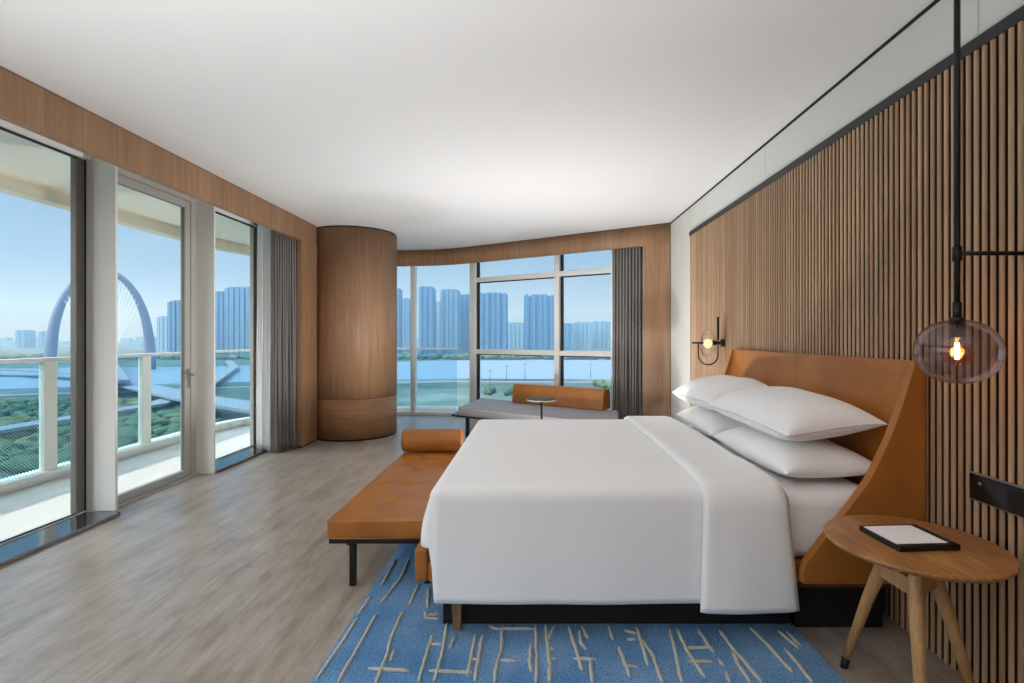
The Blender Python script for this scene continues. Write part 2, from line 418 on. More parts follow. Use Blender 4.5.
# round column
cc, cr = (-2.5, 7.12), .56
circ = lambda r, n=72: [(cc[0]+r*math.cos(2*PI*k/n), cc[1]+r*math.sin(2*PI*k/n)) for k in range(n)]
c_ = struct(MB().prism(circ(cr), .542, CEIL-.02, True).build('column', 'veneer'), 'big round wood-clad column', 'column')
MB().prism(circ(cr), .022, .538, True).build('panel', 'veneer_low', c_)
MB().prism(circ(cr-.012), 0, CEIL, True).build('reveal', 'black_matte', c_)
# solid outside wall behind the column
struct(MB().prism([(-3.46, 6.30), (-3.40, 6.30), (-2.90, 8.82), (-2.98, 8.90)], 0, CEIL).build('wall_corner', 'plaster_front'), 'outer wall hidden behind the round column', 'wall')
# wall behind the camera
struct(MB().box((-3.46, YB-.1, 0), (XR+.06, YB, CEIL)).build('wall_front', 'plaster_front'), 'plain wall behind the viewer', 'wall')

# ------------------------------------------------------------------ windows left
GX = -3.41
HEADZ = 2.69
def side_window(name, y0, y1, mulls, label, jamb1=True):
    r = struct(empty(name, (GX, (y0+y1)/2, 0)), label, 'window')
    def loc(mb, nm, mt, **k):
        o = mb.build(nm, mt, None, **k); o.parent = r; o.matrix_parent_inverse = Matrix.Translation((-GX, -(y0+y1)/2, 0)); return o
    f = MB().box((GX-.05, y0, HEADZ), (GX+.05, y1, CEIL)).box((GX-.05, y0, -.02), (GX+.02, y1, .034))
    for ym in mulls: f.box((GX-.05, ym-.04, .03), (GX+.05, ym+.04, HEADZ))
    loc(f, 'frame', 'white_metal', bevel=.004)
    loc(MB().box((GX-.04, y1-.08, .03), (GX+.006, y1-.012, HEADZ)), 'sash', 'sash' if name.endswith('1') else 'grey_metal', bevel=.002)
    loc(MB().box((GX-.012, y0, .030), (GX+.012, y1-.08, .040)).box((GX-.012, y0, HEADZ-.012), (GX+.012, y1-.08, HEADZ)).box((GX-.02, y1-.013, .034), (GX+.008, y1, HEADZ)), 'gasket', 'gasket')
    ys = [y0] + list(mulls) + [y1-.08]
    for a, b in zip(ys[:-1], ys[1:]):
        loc(MB().box((GX-.006, a, .034), (GX+.004, b, HEADZ)), 'pane', 'pane')
    return r
side_window('window_1', YB, 3.87, (1.35,), 'tall fixed balcony window with black stone sill in front')
side_window('window_2', 5.09, 6.26, (), 'tall narrow balcony window between the door and the drapes')
# fins
for i, (ya, yb_, x0, x1, zb) in enumerate(((3.87, 3.892, -3.352, -3.18, .03), (5.03, 5.052, -3.372, -3.16, 0))):
    f = MB().box((x0, ya, zb), (x1, yb_, CEIL))
    f.box((GX-.05, ya+.006, 0), (x0, ya+.06, CEIL))
    struct(f.build('trim_%d' % (6+i), 'white_metal', bevel=.003),
           ['white metal fin standing on the black stone sill', 'white metal fin between the balcony door and the narrow window'][i], 'trim')
# sills
for i, (a, b, xs) in enumerate(((YB, 3.852, -3.126), (5.055, 6.24, -3.14))):
    struct(MB().box((GX+.012, a, 0), (xs, b, .03)).build('trim_%d' % (8+i), 'granite', bevel=.003),
           ['polished black stone sill ending at the white fin', 'polished black stone sill under the narrow window'][i], 'sill')
# door
dr = struct(empty('door_1', (-3.36, 4.45, 0)), 'glass balcony door in a grey metal frame with a lever handle', 'door')
def dl(mb, nm, mt, par=None, **k):
    o = mb.build(nm, mt, None, **k); o.parent = par or dr
    o.matrix_parent_inverse = Matrix.Translation((3.36, -4.45, 0)) if par is None else Matrix.Identity(4); return o
dl(MB().box((-3.43, 3.95, 2.665), (-3.33, 5.03, CEIL)).box((-3.43, 4.955, 0), (-3.335, 5.03, 2.665)).box((-3.46, 3.95, -.02), (-3.30, 5.03, .012)), 'frame', 'grey_metal', bevel=.004)
lf = MB()
for a, b in (((-3.385, 3.955, .012), (-3.335, 4.03, 2.66)), ((-3.385, 4.872, .012), (-3.335, 4.945, 2.66)), ((-3.385, 4.03, .012), (-3.335, 4.872, .078)), ((-3.385, 4.03, 2.59), (-3.335, 4.872, 2.66))): lf.box(a, b)
dl(lf, 'leaf', 'grey_metal', bevel=.006, seg=2)
dl(MB().box((-3.372, 4.025, .070), (-3.345, 4.034, 2.60)).box((-3.372, 4.868, .07), (-3.345, 4.874, 2.6)).box((-3.372, 4.03, 2.586), (-3.345, 4.872, 2.592)), 'gasket', 'sash')
dl(MB().box((-3.363, 4.03, .075), (-3.353, 4.872, 2.592)), 'pane', 'pane')
hd = MB().box((-3.336, 4.892, .865), (-3.325, 4.924, 1.045))
hd.tube([(-3.33, 4.908, .985), (-3.285, 4.908, .985), (-3.275, 4.898, .985), (-3.273, 4.80, .985)], .010)
hd.tube([(-3.33, 4.908, .905), (-3.312, 4.908, .905)], .014)
dl(hd, 'handle', 'steel', bevel=.003)

# ------------------------------------------------------------------ bay windows at the back
bay = struct(empty('window_3', (-.4, 8.1, 0)), 'tall curved bay window with white mullions behind the daybed', 'window')
BI = Matrix.Translation((.4, -8.1, 0))
def bl(mb, nm, mt, **k):
    o = mb.build(nm, mt, None, **k); o.parent = bay; o.matrix_parent_inverse = BI; return o
fr = MB()
for p, q in zip(GLS[:-1], GLS[1:]):
    fr.obox(p, q, .10, -.02, .055); fr.obox(p, q, .10, 2.62, CEIL)
bl(fr, 'frame', 'white_metal')
for p, q in zip(GLS[:2], GLS[1:3]):
    bl(MB().obox(p, q, .13, 1.07, 1.145), 'transom', 'white_metal', bevel=.006)
    bl(MB().obox(p, q, .13, 2.26, 2.335), 'transom', 'white_metal', bevel=.006)
    bl(MB().obox(p, q, .03, 1.055, 1.07).obox(p, q, .03, 2.245, 2.26), 'gasket', 'gasket')
for i, (p, wd) in enumerate(((GLS[1], .085), (GLS[2], .115), (GLS[4], .075))):
    a, b = GLS[[0, 1, 3][i]], GLS[[2, 3, 5][i]]
    d = (Vector(b)-Vector(a)).normalized(); c = Vector(p)
    bl(MB().obox(tuple(c-d*wd/2), tuple(c+d*wd/2), .16, 0, CEIL), 'mullion', 'white_metal', bevel=.008)
    n = Vector((d.y, -d.x))
    if i < 2: bl(MB().obox(tuple(c-d*(wd/2+.028)), tuple(c-d*(wd/2)), .05, .05, 2.62), 'gasket', 'gasket')
def pane(p, q, z0, z1): bl(MB().obox(p, q, .01, z0, z1), 'pane', 'pane')
for p, q in zip(GLS[:2], GLS[1:3]):
    pane(p, q, .055, 1.07); pane(p, q, 1.145, 2.26); pane(p, q, 2.335, 2.62)
for p, q in zip(GLS[2:-1], GLS[3:]): pane(p, q, .055, 2.62)

# ------------------------------------------------------------------ balcony
def arc(r, c=(-2.55, 7.2), n=14):
    return [(c[0]-r*math.cos(PI/2*k/n), c[1]+r*math.sin(PI/2*k/n)) for k in range(n+1)]
def outline(x, tail=-1.42):
    r = -2.55 - x
    return [(x, -3.0)] + arc(r) + [(tail, 7.2+r)]
inner = [(-1.42, 8.76), (-1.5, 8.80), (-2.1, 8.87), (-2.95, 8.87), (-3.46, 6.3), (-3.46, -3.0)]
struct(MB().prism(outline(-4.80) + inner, -.32, -.02).build('balcony_floor', 'concrete_white'), 'pale balcony floor outside the windows', 'balcony floor')
struct(MB().prism(outline(-4.78) + inner, 2.80, 3.05).build('balcony_ceiling', 'soffit'), 'cream underside of the balcony above', 'balcony ceiling')
def strip(mb, x0, x1, z0, z1, tail=-1.42):
    a, b = outline(x0, tail), outline(x1, tail)
    for i in range(len(a)-1): mb.prism([a[i], a[i+1], b[i+1], b[i]], z0, z1, True)
    return mb
struct(strip(MB(), -4.82, -4.66, 2.655, 2.80, -2.40).build('balcony_beam', 'fascia'), 'cream edge beam of the balcony above', 'beam')
struct(strip(MB(), -4.82, -4.62, -.03, .068).build('balcony_curb', 'deck_rail'), 'low cream curb under the balcony glass', 'curb')
rail = empty('balcony_railing', (-4.7, 5, .07))
tag(rail, 'cream balcony railing with teal glass infill outside the windows', 'railing')
RI = Matrix.Translation((4.7, -5, -.07))
def rl(mb, nm, mt, **k):
    o = mb.build(nm, mt, None, **k); o.parent = rail; o.matrix_parent_inverse = RI; return o
rl(strip(MB(), -4.75, -4.66, 1.115, 1.15), 'top_rail', 'deck_rail')
for yp in (-1.45, -.22, 1.01, 2.24, 3.66, 4.93, 6.15):
    rl(MB().box((-4.73, yp-.065, .068), (-4.67, yp+.065, 1.115)), 'post', 'deck_rail', bevel=.004)
path = outline(-4.70)
for a, b in zip([-3.0, -1.45, -.22, 1.01, 2.24, 3.66, 4.93], [-1.45, -.22, 1.01, 2.24, 3.66, 4.93, 6.15]):
    rl(MB().box((-4.706, a+.07, .068), (-4.694, b-.07, 1.115)), 'glass_panel', 'frit')
pp = [(-4.70, 6.22)] + path[1:]
gl = MB()
for i in range(len(pp)-1): gl.obox(pp[i], pp[i+1], .012, .068, 1.115)
rl(gl, 'glass_panel', 'teal_glass')
for k in (6, 11, 15):
    p = path[k]; d = Vector(path[min(k+1, len(path)-1)]) - Vector(path[k-1]); d.normalize()
    rl(MB().obox(tuple(Vector(p)-d*.02), tuple(Vector(p)+d*.02), .03, .068, 1.115), 'post', 'deck_rail')

# ------------------------------------------------------------------ curtains
def drape(name, path, z0, z1, folds, amp, m, label, cat='curtain', group=None, seed=0, flare=1.0):
    path = [Vector(p) for p in path]
    seg = [(b-a).length for a, b in zip(path[:-1], path[1:])]; L = sum(seg)
    rnd = random.Random(seed); nu, nv = folds*10+1, 26
    ph = [rnd.uniform(-.5, .5) for _ in range(folds+2)]; am = [rnd.uniform(.6, 1.15) for _ in range(folds+2)]
    def at(t):
        s = t*L
        for a, b, l in zip(path[:-1], path[1:], seg):
            if s <= l or b is path[-1]:
                d = (b-a)/l; return a + d*s, Vector((-d.y, d.x))
            s -= l
    def fn(i, j):
        t = i/(nu-1); z = z0 + (z1-z0)*j/(nv-1); h = 1 - j/(nv-1)
        p, n = at(min(t, .9999))
        k = t*folds; ki = int(k); fr_ = k-ki
        a_ = am[ki]*(1-fr_) + am[ki+1]*fr_; p_ = ph[ki]*(1-fr_) + ph[ki+1]*fr_
        wv = math.sin(2*PI*k + p_*(.6+.8*h))
        off_ = amp*a_*wv*(.75+.35*h*flare) + .018*h*noise.noise(Vector((t*6+seed, z*1.3, seed)))
        d2 = Vector((n.y, -n.x))*(amp*.35*math.sin(4*PI*k+p_) + .02*h*h*math.sin(k*2.1+seed))
        q = p + n*off_ + d2
        return (q.x, q.y, z)
    o = MB().grid(nu, nv, fn).build(name, m, solid=.003)
    return tag(o, label, cat, group)
drape('sheer_curtain', [(-3.31, 6.10), (-3.20, 6.00), (-3.07, 5.97)], .012, CEIL-.01, 6, .028, 'sheer', 'white sheer curtain drawn beside the narrow balcony window', seed=3)
drape('blackout_curtain', [(-3.02, 5.88), (-2.96, 6.02), (-2.90, 6.15)], .012, CEIL-.01, 9, .045, 'grey_drape', 'grey pleated curtain gathered between the white sheer and the wood pier', seed=5)
drape('blackout_curtain', [(1.065, 6.935), (1.38, 6.745), (1.53, 6.67)], .012, CEIL-.01, 12, .055, 'grey_drape', 'grey pleated curtain hanging at the end of the bay window', seed=8)
drape('sheer_curtain', [(1.062, 7.10), (1.20, 7.01)], .012, CEIL-.01, 4, .02, 'sheer', 'thin strip of sheer curtain between the bay window and its grey drape', seed=9)

# ------------------------------------------------------------------ rug
RUGZ = .014
rug = tag(MB().rbox((-.87, 1.20, 0), (1.205, 4.75, RUGZ), .006, (30, 50, 1), 2,
          lambda p, n: p + Vector((noise.noise(p*4)*.003, noise.noise(p*5)*.003, (noise.noise(p*40)*.0012 if n.z > .9 else 0)))).build('rug', 'rug'),
          'blue pile rug with raised cream lines under the bed', 'rug')
z6 = lambda L: [(310+x/3.793, 560+y/3.793) for x, y in L]
z7 = lambda L: [(560+x/3.413, 590+y/3.413) for x, y in L]
lines = [z6(l) for l in (
 [(325, 0), (270, 100)], [(375, 0), (345, 65), (270, 165)], [(415, 90), (375, 172)], [(230, 140), (180, 210)],
 [(180, 220), (110, 330), (20, 460)], [(250, 210), (160, 370), (105, 465)], [(350, 200), (310, 290), (295, 350), (250, 465)],
 [(320, 345), (305, 385)], [(220, 412), (375, 422)], [(450, 110), (445, 180)], [(435, 195), (440, 220), (495, 225)], [(440, 209), (495, 207)],
 [(520, 240), (505, 340), (470, 465)], [(465, 285), (445, 350), (410, 465)], [(455, 320), (500, 322)], [(550, 290), (530, 335)],
 [(625, 285), (610, 380), (595, 440)], [(655, 285), (640, 370), (625, 460)], [(450, 422), (620, 428)], [(612, 380), (645, 378)],
 [(730, 250), (725, 350), (705, 410), (700, 465)], [(680, 250), (700, 262), (850, 262)], [(720, 380), (790, 385)],
 [(855, 250), (860, 350), (858, 465)], [(838, 320), (832, 380), (840, 425)], [(893, 250), (905, 340), (912, 400), (910, 465)],
 [(925, 250), (905, 300)], [(905, 340), (930, 340)], [(915, 375), (935, 375)])]
lines += [z7(l) for l in (
 [(30, 125), (50, 190), (75, 275)], [(75, 125), (95, 165)], [(68, 140), (70, 180), (90, 205)], [(45, 235), (125, 238)], [(105, 240), (110, 317)],
 [(165, 125), (180, 170)], [(200, 195), (240, 300)], [(215, 258), (265, 262)], [(220, 140), (265, 150)], [(230, 170), (260, 170)],
 [(262, 130), (285, 200), (300, 260)], [(275, 165), (320, 230), (350, 317)], [(375, 135), (395, 220), (415, 317)], [(400, 135), (430, 200), (495, 300)],
 [(430, 200), (520, 195)], [(440, 245), (520, 245)], [(470, 135), (525, 215)], [(540, 235), (560, 262)], [(565, 280), (580, 317)],
 [(545, 140), (590, 200), (690, 317)], [(590, 210), (605, 250), (650, 317)], [(650, 130), (720, 200), (790, 280)], [(765, 200), (810, 250), (860, 317)],
 [(745, 140), (815, 200)], [(775, 145), (820, 190)])]
wl = [[floor_pt(x, y, RUGZ) for x, y in l] for l in lines]
rnd = random.Random(4)
for k in range(26):   # the near end of the rug, just below the picture
    x = -.8 + 1.95*k/25 + rnd.uniform(-.03, .03); y0 = rnd.uniform(1.25, 1.5); y1 = rnd.uniform(1.7, 1.93)
    wl.append([(x, y0), (x+rnd.uniform(-.03, .03), (y0+y1)/2), (x+rnd.uniform(-.03, .03), y1)])
    if k % 3 == 0: wl.append([(x-.05, (y0+y1)/2), (x+.14, (y0+y1)/2+.01)])
for k in range(10):   # along the edge under the bench
    x = -.82 + .028*k; y0 = 3.35+rnd.uniform(0, .9); wl.append([(x, y0), (x+.02, y0+.2), (x+.01, y0+.35)])
ln = MB()
for l in wl:
    pts = []
    for (a, b) in zip(l[:-1], l[1:]):
        n_ = max(2, int(math.dist(a, b)/.02))
        for k in range(n_): pts.append((a[0]+(b[0]-a[0])*k/n_, a[1]+(b[1]-a[1])*k/n_))
    pts.append(l[-1])
    P3 = [(x+.004*noise.noise(Vector((x*25, y*25, 1))), y+.003*noise.noise(Vector((x*25, y*25, 5))), RUGZ+.001) for x, y in pts]
    R = [.0074*(1+.4*noise.noise(Vector((x*40, y*40, 9)))) for x, y in pts]; R[0] *= .6; R[-1] *= .6
    ln.tube(P3, R, 8)
ln.build('raised_lines', 'rug_line', rug)

# ------------------------------------------------------------------ bed frame
bed = tag(empty('bed', (.6, 3.24, 0)), 'cognac leather bed frame with winged headboard against the slats', 'bed')
def bp(mb, nm, mt, par=None, **k):
    o = mb.build(nm, mt, None, **k); o.parent = par or bed
    if par is None: o.matrix_parent_inverse = Matrix.Translation((-.6, -3.24, 0))
    return o
YN, YF = 2.292, 4.188
for ya_ in (YN, YF-.06):
    bp(MB().rbox((-.48, ya_, .245), (1.615, ya_+.06, .335), .012, (10, 1, 2), 3), 'side_rail', 'leather')
bp(MB().rbox((-.540, YN, .245), (-.480, YF, .398), .014, (1, 10, 2), 3), 'foot_rail', 'leather')
bp(MB().box((-.478, YN+.062, .27), (1.60, YF-.062, .330)), 'slat_base', 'dark_oak')
bp(MB().box((-.44, YN+.035, .205), (1.62, YF-.035, .246)), 'subframe', 'dark_oak', bevel=.004)
bp(MB().box((-.425, 2.372, RUGZ+.003), (1.19, YF-.09, .206)), 'plinth', 'black_matte')
bp(MB().box((1.212, 2.372, 0), (1.62, YF-.09, .206)), 'plinth', 'black_matte')
for sx, sy in ((-.352, YN+.035), (-.352, YF-.035)):
    zb = RUGZ+.003 if sx < 1.2 else 0.0
    bp(MB().add([(sx-.017, sy-.017, zb), (sx+.017, sy-.017, zb), (sx+.017, sy+.017, zb), (sx-.017, sy+.017, zb),
                 (sx-.026, sy-.024, .208), (sx+.026, sy-.024, .208), (sx+.026, sy+.024, .208), (sx-.026, sy+.024, .208)],
                [(0, 3, 2, 1), (4, 5, 6, 7), (0, 1, 5, 4), (1, 2, 6, 5), (2, 3, 7, 6), (3, 0, 4, 7)]), 'leg', 'bed_leg', bevel=.003)
# headboard: U in plan, wings that run forward towards the floor
HB0, HB1, HBT = .285, 1.245, 1.245
def xf(z):
    z = max(z, .335)
    T_ = [(.30, 1.150), (.368, 1.171), (.45, 1.232), (.574, 1.33), (.66, 1.397), (.735, 1.450), (.92, 1.540), (1.10, 1.603), (1.26, 1.648)]
    for (a, b), (c, d) in zip(T_[:-1], T_[1:]):
        if z <= c: return b + (d-b)*(z-a)/(c-a)
    return T_[-1][1]
def plan(z, inner_):
    """points of the U path at height z"""
    th = .042
    yn, yf = 2.20, 4.28
    t = max(0, (z-.5)/.75)
    xb = 1.697 - (.0 if not inner_ else th) + (.0 if not inner_ else .006*t*t)
    a = yn + (th if inner_ else 0); b = yf - (th if inner_ else 0)
    r = .12 if inner_ else .015
    x0 = xf(z)
    r = min(r, max(.006, xb-x0-.004))
    pts = []
    nw = 8
    for k in range(nw): pts.append((x0 + (xb-r-x0)*k/nw, a))
    for k in range(7): an = -PI/2 + PI/2*k/6; pts.append((xb-r+r*math.cos(an), a+r+r*math.sin(an)))
    for k in range(1, 14): pts.append((xb, a+r+(b-a-2*r)*k/14))
    for k in range(7): an = PI/2*k/6; pts.append((xb-r+r*math.cos(an), b-r+r*math.sin(an)))
    for k in range(1, nw+1): pts.append((xb-r + (x0-xb+r)*k/nw, b))
    return pts
NZ = 22
zs = [HB0 + (HB1-HB0)*k/NZ for k in range(NZ+1)]
hb = MB(); IN = [plan(z, True) for z in zs]; OU = [plan(z, False) for z in zs]; n_ = len(IN[0])
vs = []; fs = []
for k, z in enumerate(zs): vs += [(x, y, z) for x, y in IN[k]]
for k, z in enumerate(zs): vs += [(x, y, z) for x, y in OU[k]]
o2 = n_*(NZ+1)
for k in range(NZ):
    for i in range(n_-1):
        fs.append((k*n_+i, k*n_+i+1, (k+1)*n_+i+1, (k+1)*n_+i)); fs.append((o2+k*n_+i, o2+(k+1)*n_+i, o2+(k+1)*n_+i+1, o2+k*n_+i+1))
    for i in (0, n_-1):
        fs.append((k*n_+i, (k+1)*n_+i, o2+(k+1)*n_+i, o2+k*n_+i))
for i in range(n_-1):
    fs.append((i, o2+i, o2+i+1, i+1)); t_ = NZ*n_; fs.append((t_+i, t_+i+1, o2+t_+i+1, o2+t_+i))
hb.add(vs, fs, True)
hbo = bp(hb, 'headboard', 'leather', bevel=.016, seg=4)
hbo.modifiers['b'].angle_limit = math.radians(55)
sm = MB()
for ys in (3.24,):
    sm.tube([(1.6535+.006*max(0, (z-.5)/.75)**2, ys, z) for z in (.66, .8, .95, 1.1, 1.2, 1.235)], .003, 6)
bp(sm, 'seam', 'stitch')

# mattress with fitted sheet
mat_o = tag(MB().rbox((-.465, 2.305, .339), (1.605, 4.175, .640), .06, (16, 14, 3), 5,
    lambda p, n: p + n*(.004*noise.noise(p*3.0))).build('mattress', 'linen'), 'mattress in a white fitted sheet, showing between duvet and headboard', 'mattress')

# ------------------------------------------------------------------ duvet
def make_duvet():
    x0, x1, ya, yb_ = -.420, 1.085, 2.318, 4.162
    r = .055; zt = .678
    nx, ny = 40, 44
    xs = [x0+(x1-x0)*i/nx for i in range(nx+1)]; ys = [ya+(yb_-ya)*j/ny for j in range(ny+1)]
    mb = MB()
    def top(x, y):
        e = min((x-x0), (y-ya), (yb_-y)); k = min(1, max(0, e)/.25)
        return zt + .010*k*(1) + k*(.010*noise.noise(Vector((x*1.9, y*1.6, 2))) + .004*noise.noise(Vector((x*6, y*6, 3)))) 
    mb.grid(nx+1, ny+1, lambda i, j: (xs[i], ys[j], top(xs[i], ys[j])))
    loop = []
    for i in range(nx, 0, -1): loop.append(((xs[i], ya), -PI/2, 'n'))
    for k in range(9): loop.append(((x0, ya), -PI/2 - PI/2*k/8, 'c'))
    for j in range(1, ny): loop.append(((x0, ys[j]), PI, 'f'))
    for k in range(9): loop.append(((x0, yb_), PI - PI/2*k/8, 'd'))
    for i in range(1, nx+1): loop.append(((xs[i], yb_), PI/2, 'b'))
    ND = 22
    def fn(i, j):
        (x, y), a, tg = loop[i]; z = top(x, y); t = j/(ND-1)
        near_hem, foot_hem = .172, .410
        ca = abs(math.cos(a))
        hem = near_hem if ca < .55 else foot_hem
        if tg in 'cd' and .3 < ca < .98: hem = near_hem + (foot_hem-near_hem)*min(1, max(0, (ca-.4)/.25))
        arc_ = r*PI/2; Ltot = arc_ + (z-r-hem); s = t*Ltot
        if s < arc_:
            an = s/r; out_, zz = r*math.sin(an), z - r*(1-math.cos(an))
        else:
            d = s-arc_; out_, zz = r + .010*math.sin(min(1, d/.45)*PI/2), z-r-d
            wv = (.4+noise.noise(Vector((x*3.5+y*3.0, 1.5, a))))*.012*min(1, d/.3)
            if tg == 'f': out_ += .035*math.sin(PI*min(1, d/.34))
            if tg == 'c' and ca > .6: out_ += .03*math.sin(PI*min(1, d/.34))*(ca-.6)/.4
            out_ += wv
            if tg in 'nb':   # slight lean towards the head at the hem
                x = x + .035*(d/.5)*max(0, (x-.2)/.9)
        return (x+out_*math.cos(a), y+out_*math.sin(a), zz)
    mb.grid(len(loop), ND, fn)
    return mb, top
dm, dtop = make_duvet()
bm_ = dm
duv = dm.build('duvet', 'linen', solid=.018, offset=-1)
wd = duv.modifiers.new('w', 'WELD'); wd.merge_threshold = .0005
duv.modifiers.move(1, 0)
tag(duv, 'white duvet spread over the bed and hanging down its sides', 'duvet')
def make_fold():
    x0, x1, ya, yb_ = .745, 1.115, 2.318, 4.162
    nx, ny, ND = 16, 44, 22; r = .070
    xs = [x0+(x1-x0)*i/nx for i in range(nx+1)]
    def top(x, y):
        k = (x-x0)/(x1-x0)
        puff = .016*min(1, k/.06) - .045*max(0, (k-.90)/.10)**2
        return dtop(min(x, 1.085), y) + puff
    def path(i, j):
        x = xs[i]; k = i/nx
        # j: 0..ND-1 near skirt (hem to crest), then top, then far skirt
        if j < ND or j >= ND+ny-1:
            near = j < ND
            t = 1 - j/(ND-1) if near else (j-(ND+ny-2))/(ND-1)
            y = ya if near else yb_; z = top(x, y); hem = .150
            arc_ = r*PI/2; s = t*(arc_ + z-r-hem)
            if s < arc_: an = s/r; o_, zz = r*math.sin(an), z-r*(1-math.cos(an))
            else:
                d = s-arc_; o_, zz = r+.012*math.sin(min(1, d/.45)*PI/2), z-r-d
                o_ += noise.noise(Vector((x*5, 7.5, 0)))*.012*min(1, d/.3)
                o_ += .008*min(1, k/.06) - .014*max(0, (k-.9)/.1)
                x = x + (-.02+.07*k)*(d/.5)
            return (x, y + (-o_ if near else o_), zz)
        y = ya + (yb_-ya)*(j-(ND-1))/ny
        return (x, y, top(x, y))
    return MB().grid(nx+1, 2*ND+ny-1, path)
fo = make_fold().build('fold', 'linen', duv, solid=.014, offset=1)

# ------------------------------------------------------------------ pillows
def pillow(name, c, half, H, rot, label, seed):
    a, b = half; N = 26
    mb = MB()
    def surf(sgn):
        def fn(i, j):
            u, v = -1+2*i/N, -1+2*j/N
            u = math.sin(u*PI/2); v = math.sin(v*PI/2)
            e = (max(0, 1-abs(u)**2.6))**.5 * (max(0, 1-abs(v)**3.0))**.5
            x = a*u*(1-.05*(1-abs(v)**2)*abs(u)**4); y = b*v*(1-.07*(1-abs(u)**2)*abs(v)**4)
            z = sgn*H*e*(1.0 if sgn > 0 else .72)
            w_ = noise.noise(Vector((x*5+seed, y*5, seed)))*.012 + noise.noise(Vector((x*13+seed, y*9, seed)))*.004
            z += w_*e
            z += .010*noise.noise(Vector((x*4, y*4+seed, 4)))
            return (x, y, z)
        return fn
    mb.grid(N+1, N+1, surf(1)); mb.grid(N+1, N+1, surf(-1))
    o = mb.build(name, 'pillow')
    w_ = o.modifiers.new('w', 'WELD'); w_.merge_threshold = .001
    sb = o.modifiers.new('u', 'SUBSURF'); sb.levels = 1; sb.render_levels = 1
    o.location = c; o.rotation_euler = rot
    return tag(o, label, 'pillow', 'white pillows stacked at the headboard')
pillow('pillow', (1.385, 2.815, .724), (.235, .462), .105, (0, -.03, .02), 'lower white pillow of the stack beside the round nightstand', 1)
pillow('pillow', (1.385, 3.735, .724), (.235, .440), .105, (0, -.03, -.02), 'lower white pillow of the stack below the wall sconce', 2.3)
pillow('pillow', (1.372, 2.822, .931), (.240, .478), .124, (.02, -.10, .05), 'top white pillow of the stack beside the round nightstand', 3.1)
pillow('pillow', (1.372, 3.745, .931), (.240, .430), .124, (-.02, -.12, .03), 'top white pillow of the stack below the wall sconce', 4.7)

# ------------------------------------------------------------------ bench at the foot
bench = tag(empty('bench', (-.86, 3.58, 0)), 'long tufted cognac leather bench at the foot of the bed', 'bench')
def bn(mb, nm, mt, par=None, **k):
    o = mb.build(nm, mt, None, **k); o.parent = par or bench
    if par is None: o.matrix_parent_inverse = Matrix.Translation((.86, -3.58, 0))
    return o
BX0, BX1, BY0, BY1 = -1.118, -.562, 2.73, 4.46
tufts = [(-.862, 3.06), (-.862, 3.44), (-.862, 3.82), (-.862, 4.16)]
def dim(p, n):
    if p.z > .33:
        for tx, ty in tufts:
            d = math.hypot(p.x-tx, p.y-ty)
            p.z -= .030*math.exp(-(d/.045)**2)
            if d < .22:   # creases radiating from the button
                an = math.atan2(p.y-ty, p.x-tx)
                p.z -= .010*max(0, math.cos(an*2.5+.6))**8*math.exp(-d/.10)
        p.z += .006*math.sin(PI*(p.x-BX0)/(BX1-BX0))
    return p
cu = bn(MB().rbox((BX0, BY0, .262), (BX1, BY1, .366), .022, (44, 140, 2), 4, dim), 'cushion', 'leather')
for tx, ty in tufts:
    bn(MB().lathe([(0, .006), (.007, .005), (.011, .001), (.011, -.006), (0, -.008)], (tx, ty, .346), 14), 'button', 'leather', cu)
# piping along the cushion's edges
pz = MB(); rr_ = .006
for z in (.358, .270):
    pz.tube([(BX0+.012, BY0+.004, z), (BX1-.012, BY0+.004, z)], .0035, 6); pz.tube([(BX0+.004, BY0+.012, z), (BX0+.004, BY1-.012, z)], .0035, 6)
bn(pz, 'piping', 'leather', cu)
bn(MB().box((BX0+.012, BY0+.012, .238), (BX1-.012, BY1-.012, .262)).box((BX0+.10, BY0+.03, .222), (BX0+.13, BY1-.03, .24)).box((BX1-.034, BY0+.03, .222), (BX1-.004, BY1-.03, .24)), 'frame', 'black', bevel=.002)
for lx in (BX0+.131, BX1-.018):
    for ly in (BY0+.045, BY1-.05):
        bn(MB().box((lx-.016, ly-.016, 0 if lx < -.9 else RUGZ+.003), (lx+.016, ly+.016, .225)), 'leg', 'black', bevel=.003)
bo = MB().lathe([(0, -.262), (.05, -.260), (.082, -.254), (.093, -.240), (.095, -.20), (.096, 0), (.095, .20), (.093, .240), (.082, .254), (.05, .260), (0, .262)], (-.866, 4.352, .468), 40, 'X')
bol = tag(bo.build('bolster', 'leather'), 'round cognac leather bolster lying on the far end of the bench', 'bolster')
for hx in (-.241, .241):
    MB().tube([(-.866+hx, 4.352+.0945*math.cos(2*PI*k/32), .468+.0945*math.sin(2*PI*k/32)) for k in range(32)], .004, 6, closed=True).build('piping', 'leather', bol)

# ------------------------------------------------------------------ daybed by the bay window
dn = Vector((-.823, .568))     # along the window, away from the corner
dd = Vector((.16, .94)).normalized()
A0 = Vector((-1.03, 6.87)); 
def dpt(s, t): # s along towards the corner from the free end, t back towards the window
    p = A0 - dn*s + dd*t; return (p.x, p.y)
day = tag(empty('daybed', (-.3, 6.9, 0)), 'grey upholstered daybed in front of the bay window', 'daybed')
def db(mb, nm, mt, par=None, **k):
    o = mb.build(nm, mt, None, **k); o.parent = par or day
    if par is None: o.matrix_parent_inverse = Matrix.Translation((.3, -6.9, 0))
    return o
SL = 2.35
db(MB().prism([dpt(0, 0), dpt(SL, 0), dpt(SL, 1.10), dpt(0, 1.10)], .290, .402), 'seat', 'grey_seat', bevel=.028, seg=4)
db(MB().prism([dpt(-.14, .03), dpt(SL-.02, .03), dpt(SL-.02, 1.08), dpt(-.14, 1.08)], .268, .291), 'frame', 'black', bevel=.003)
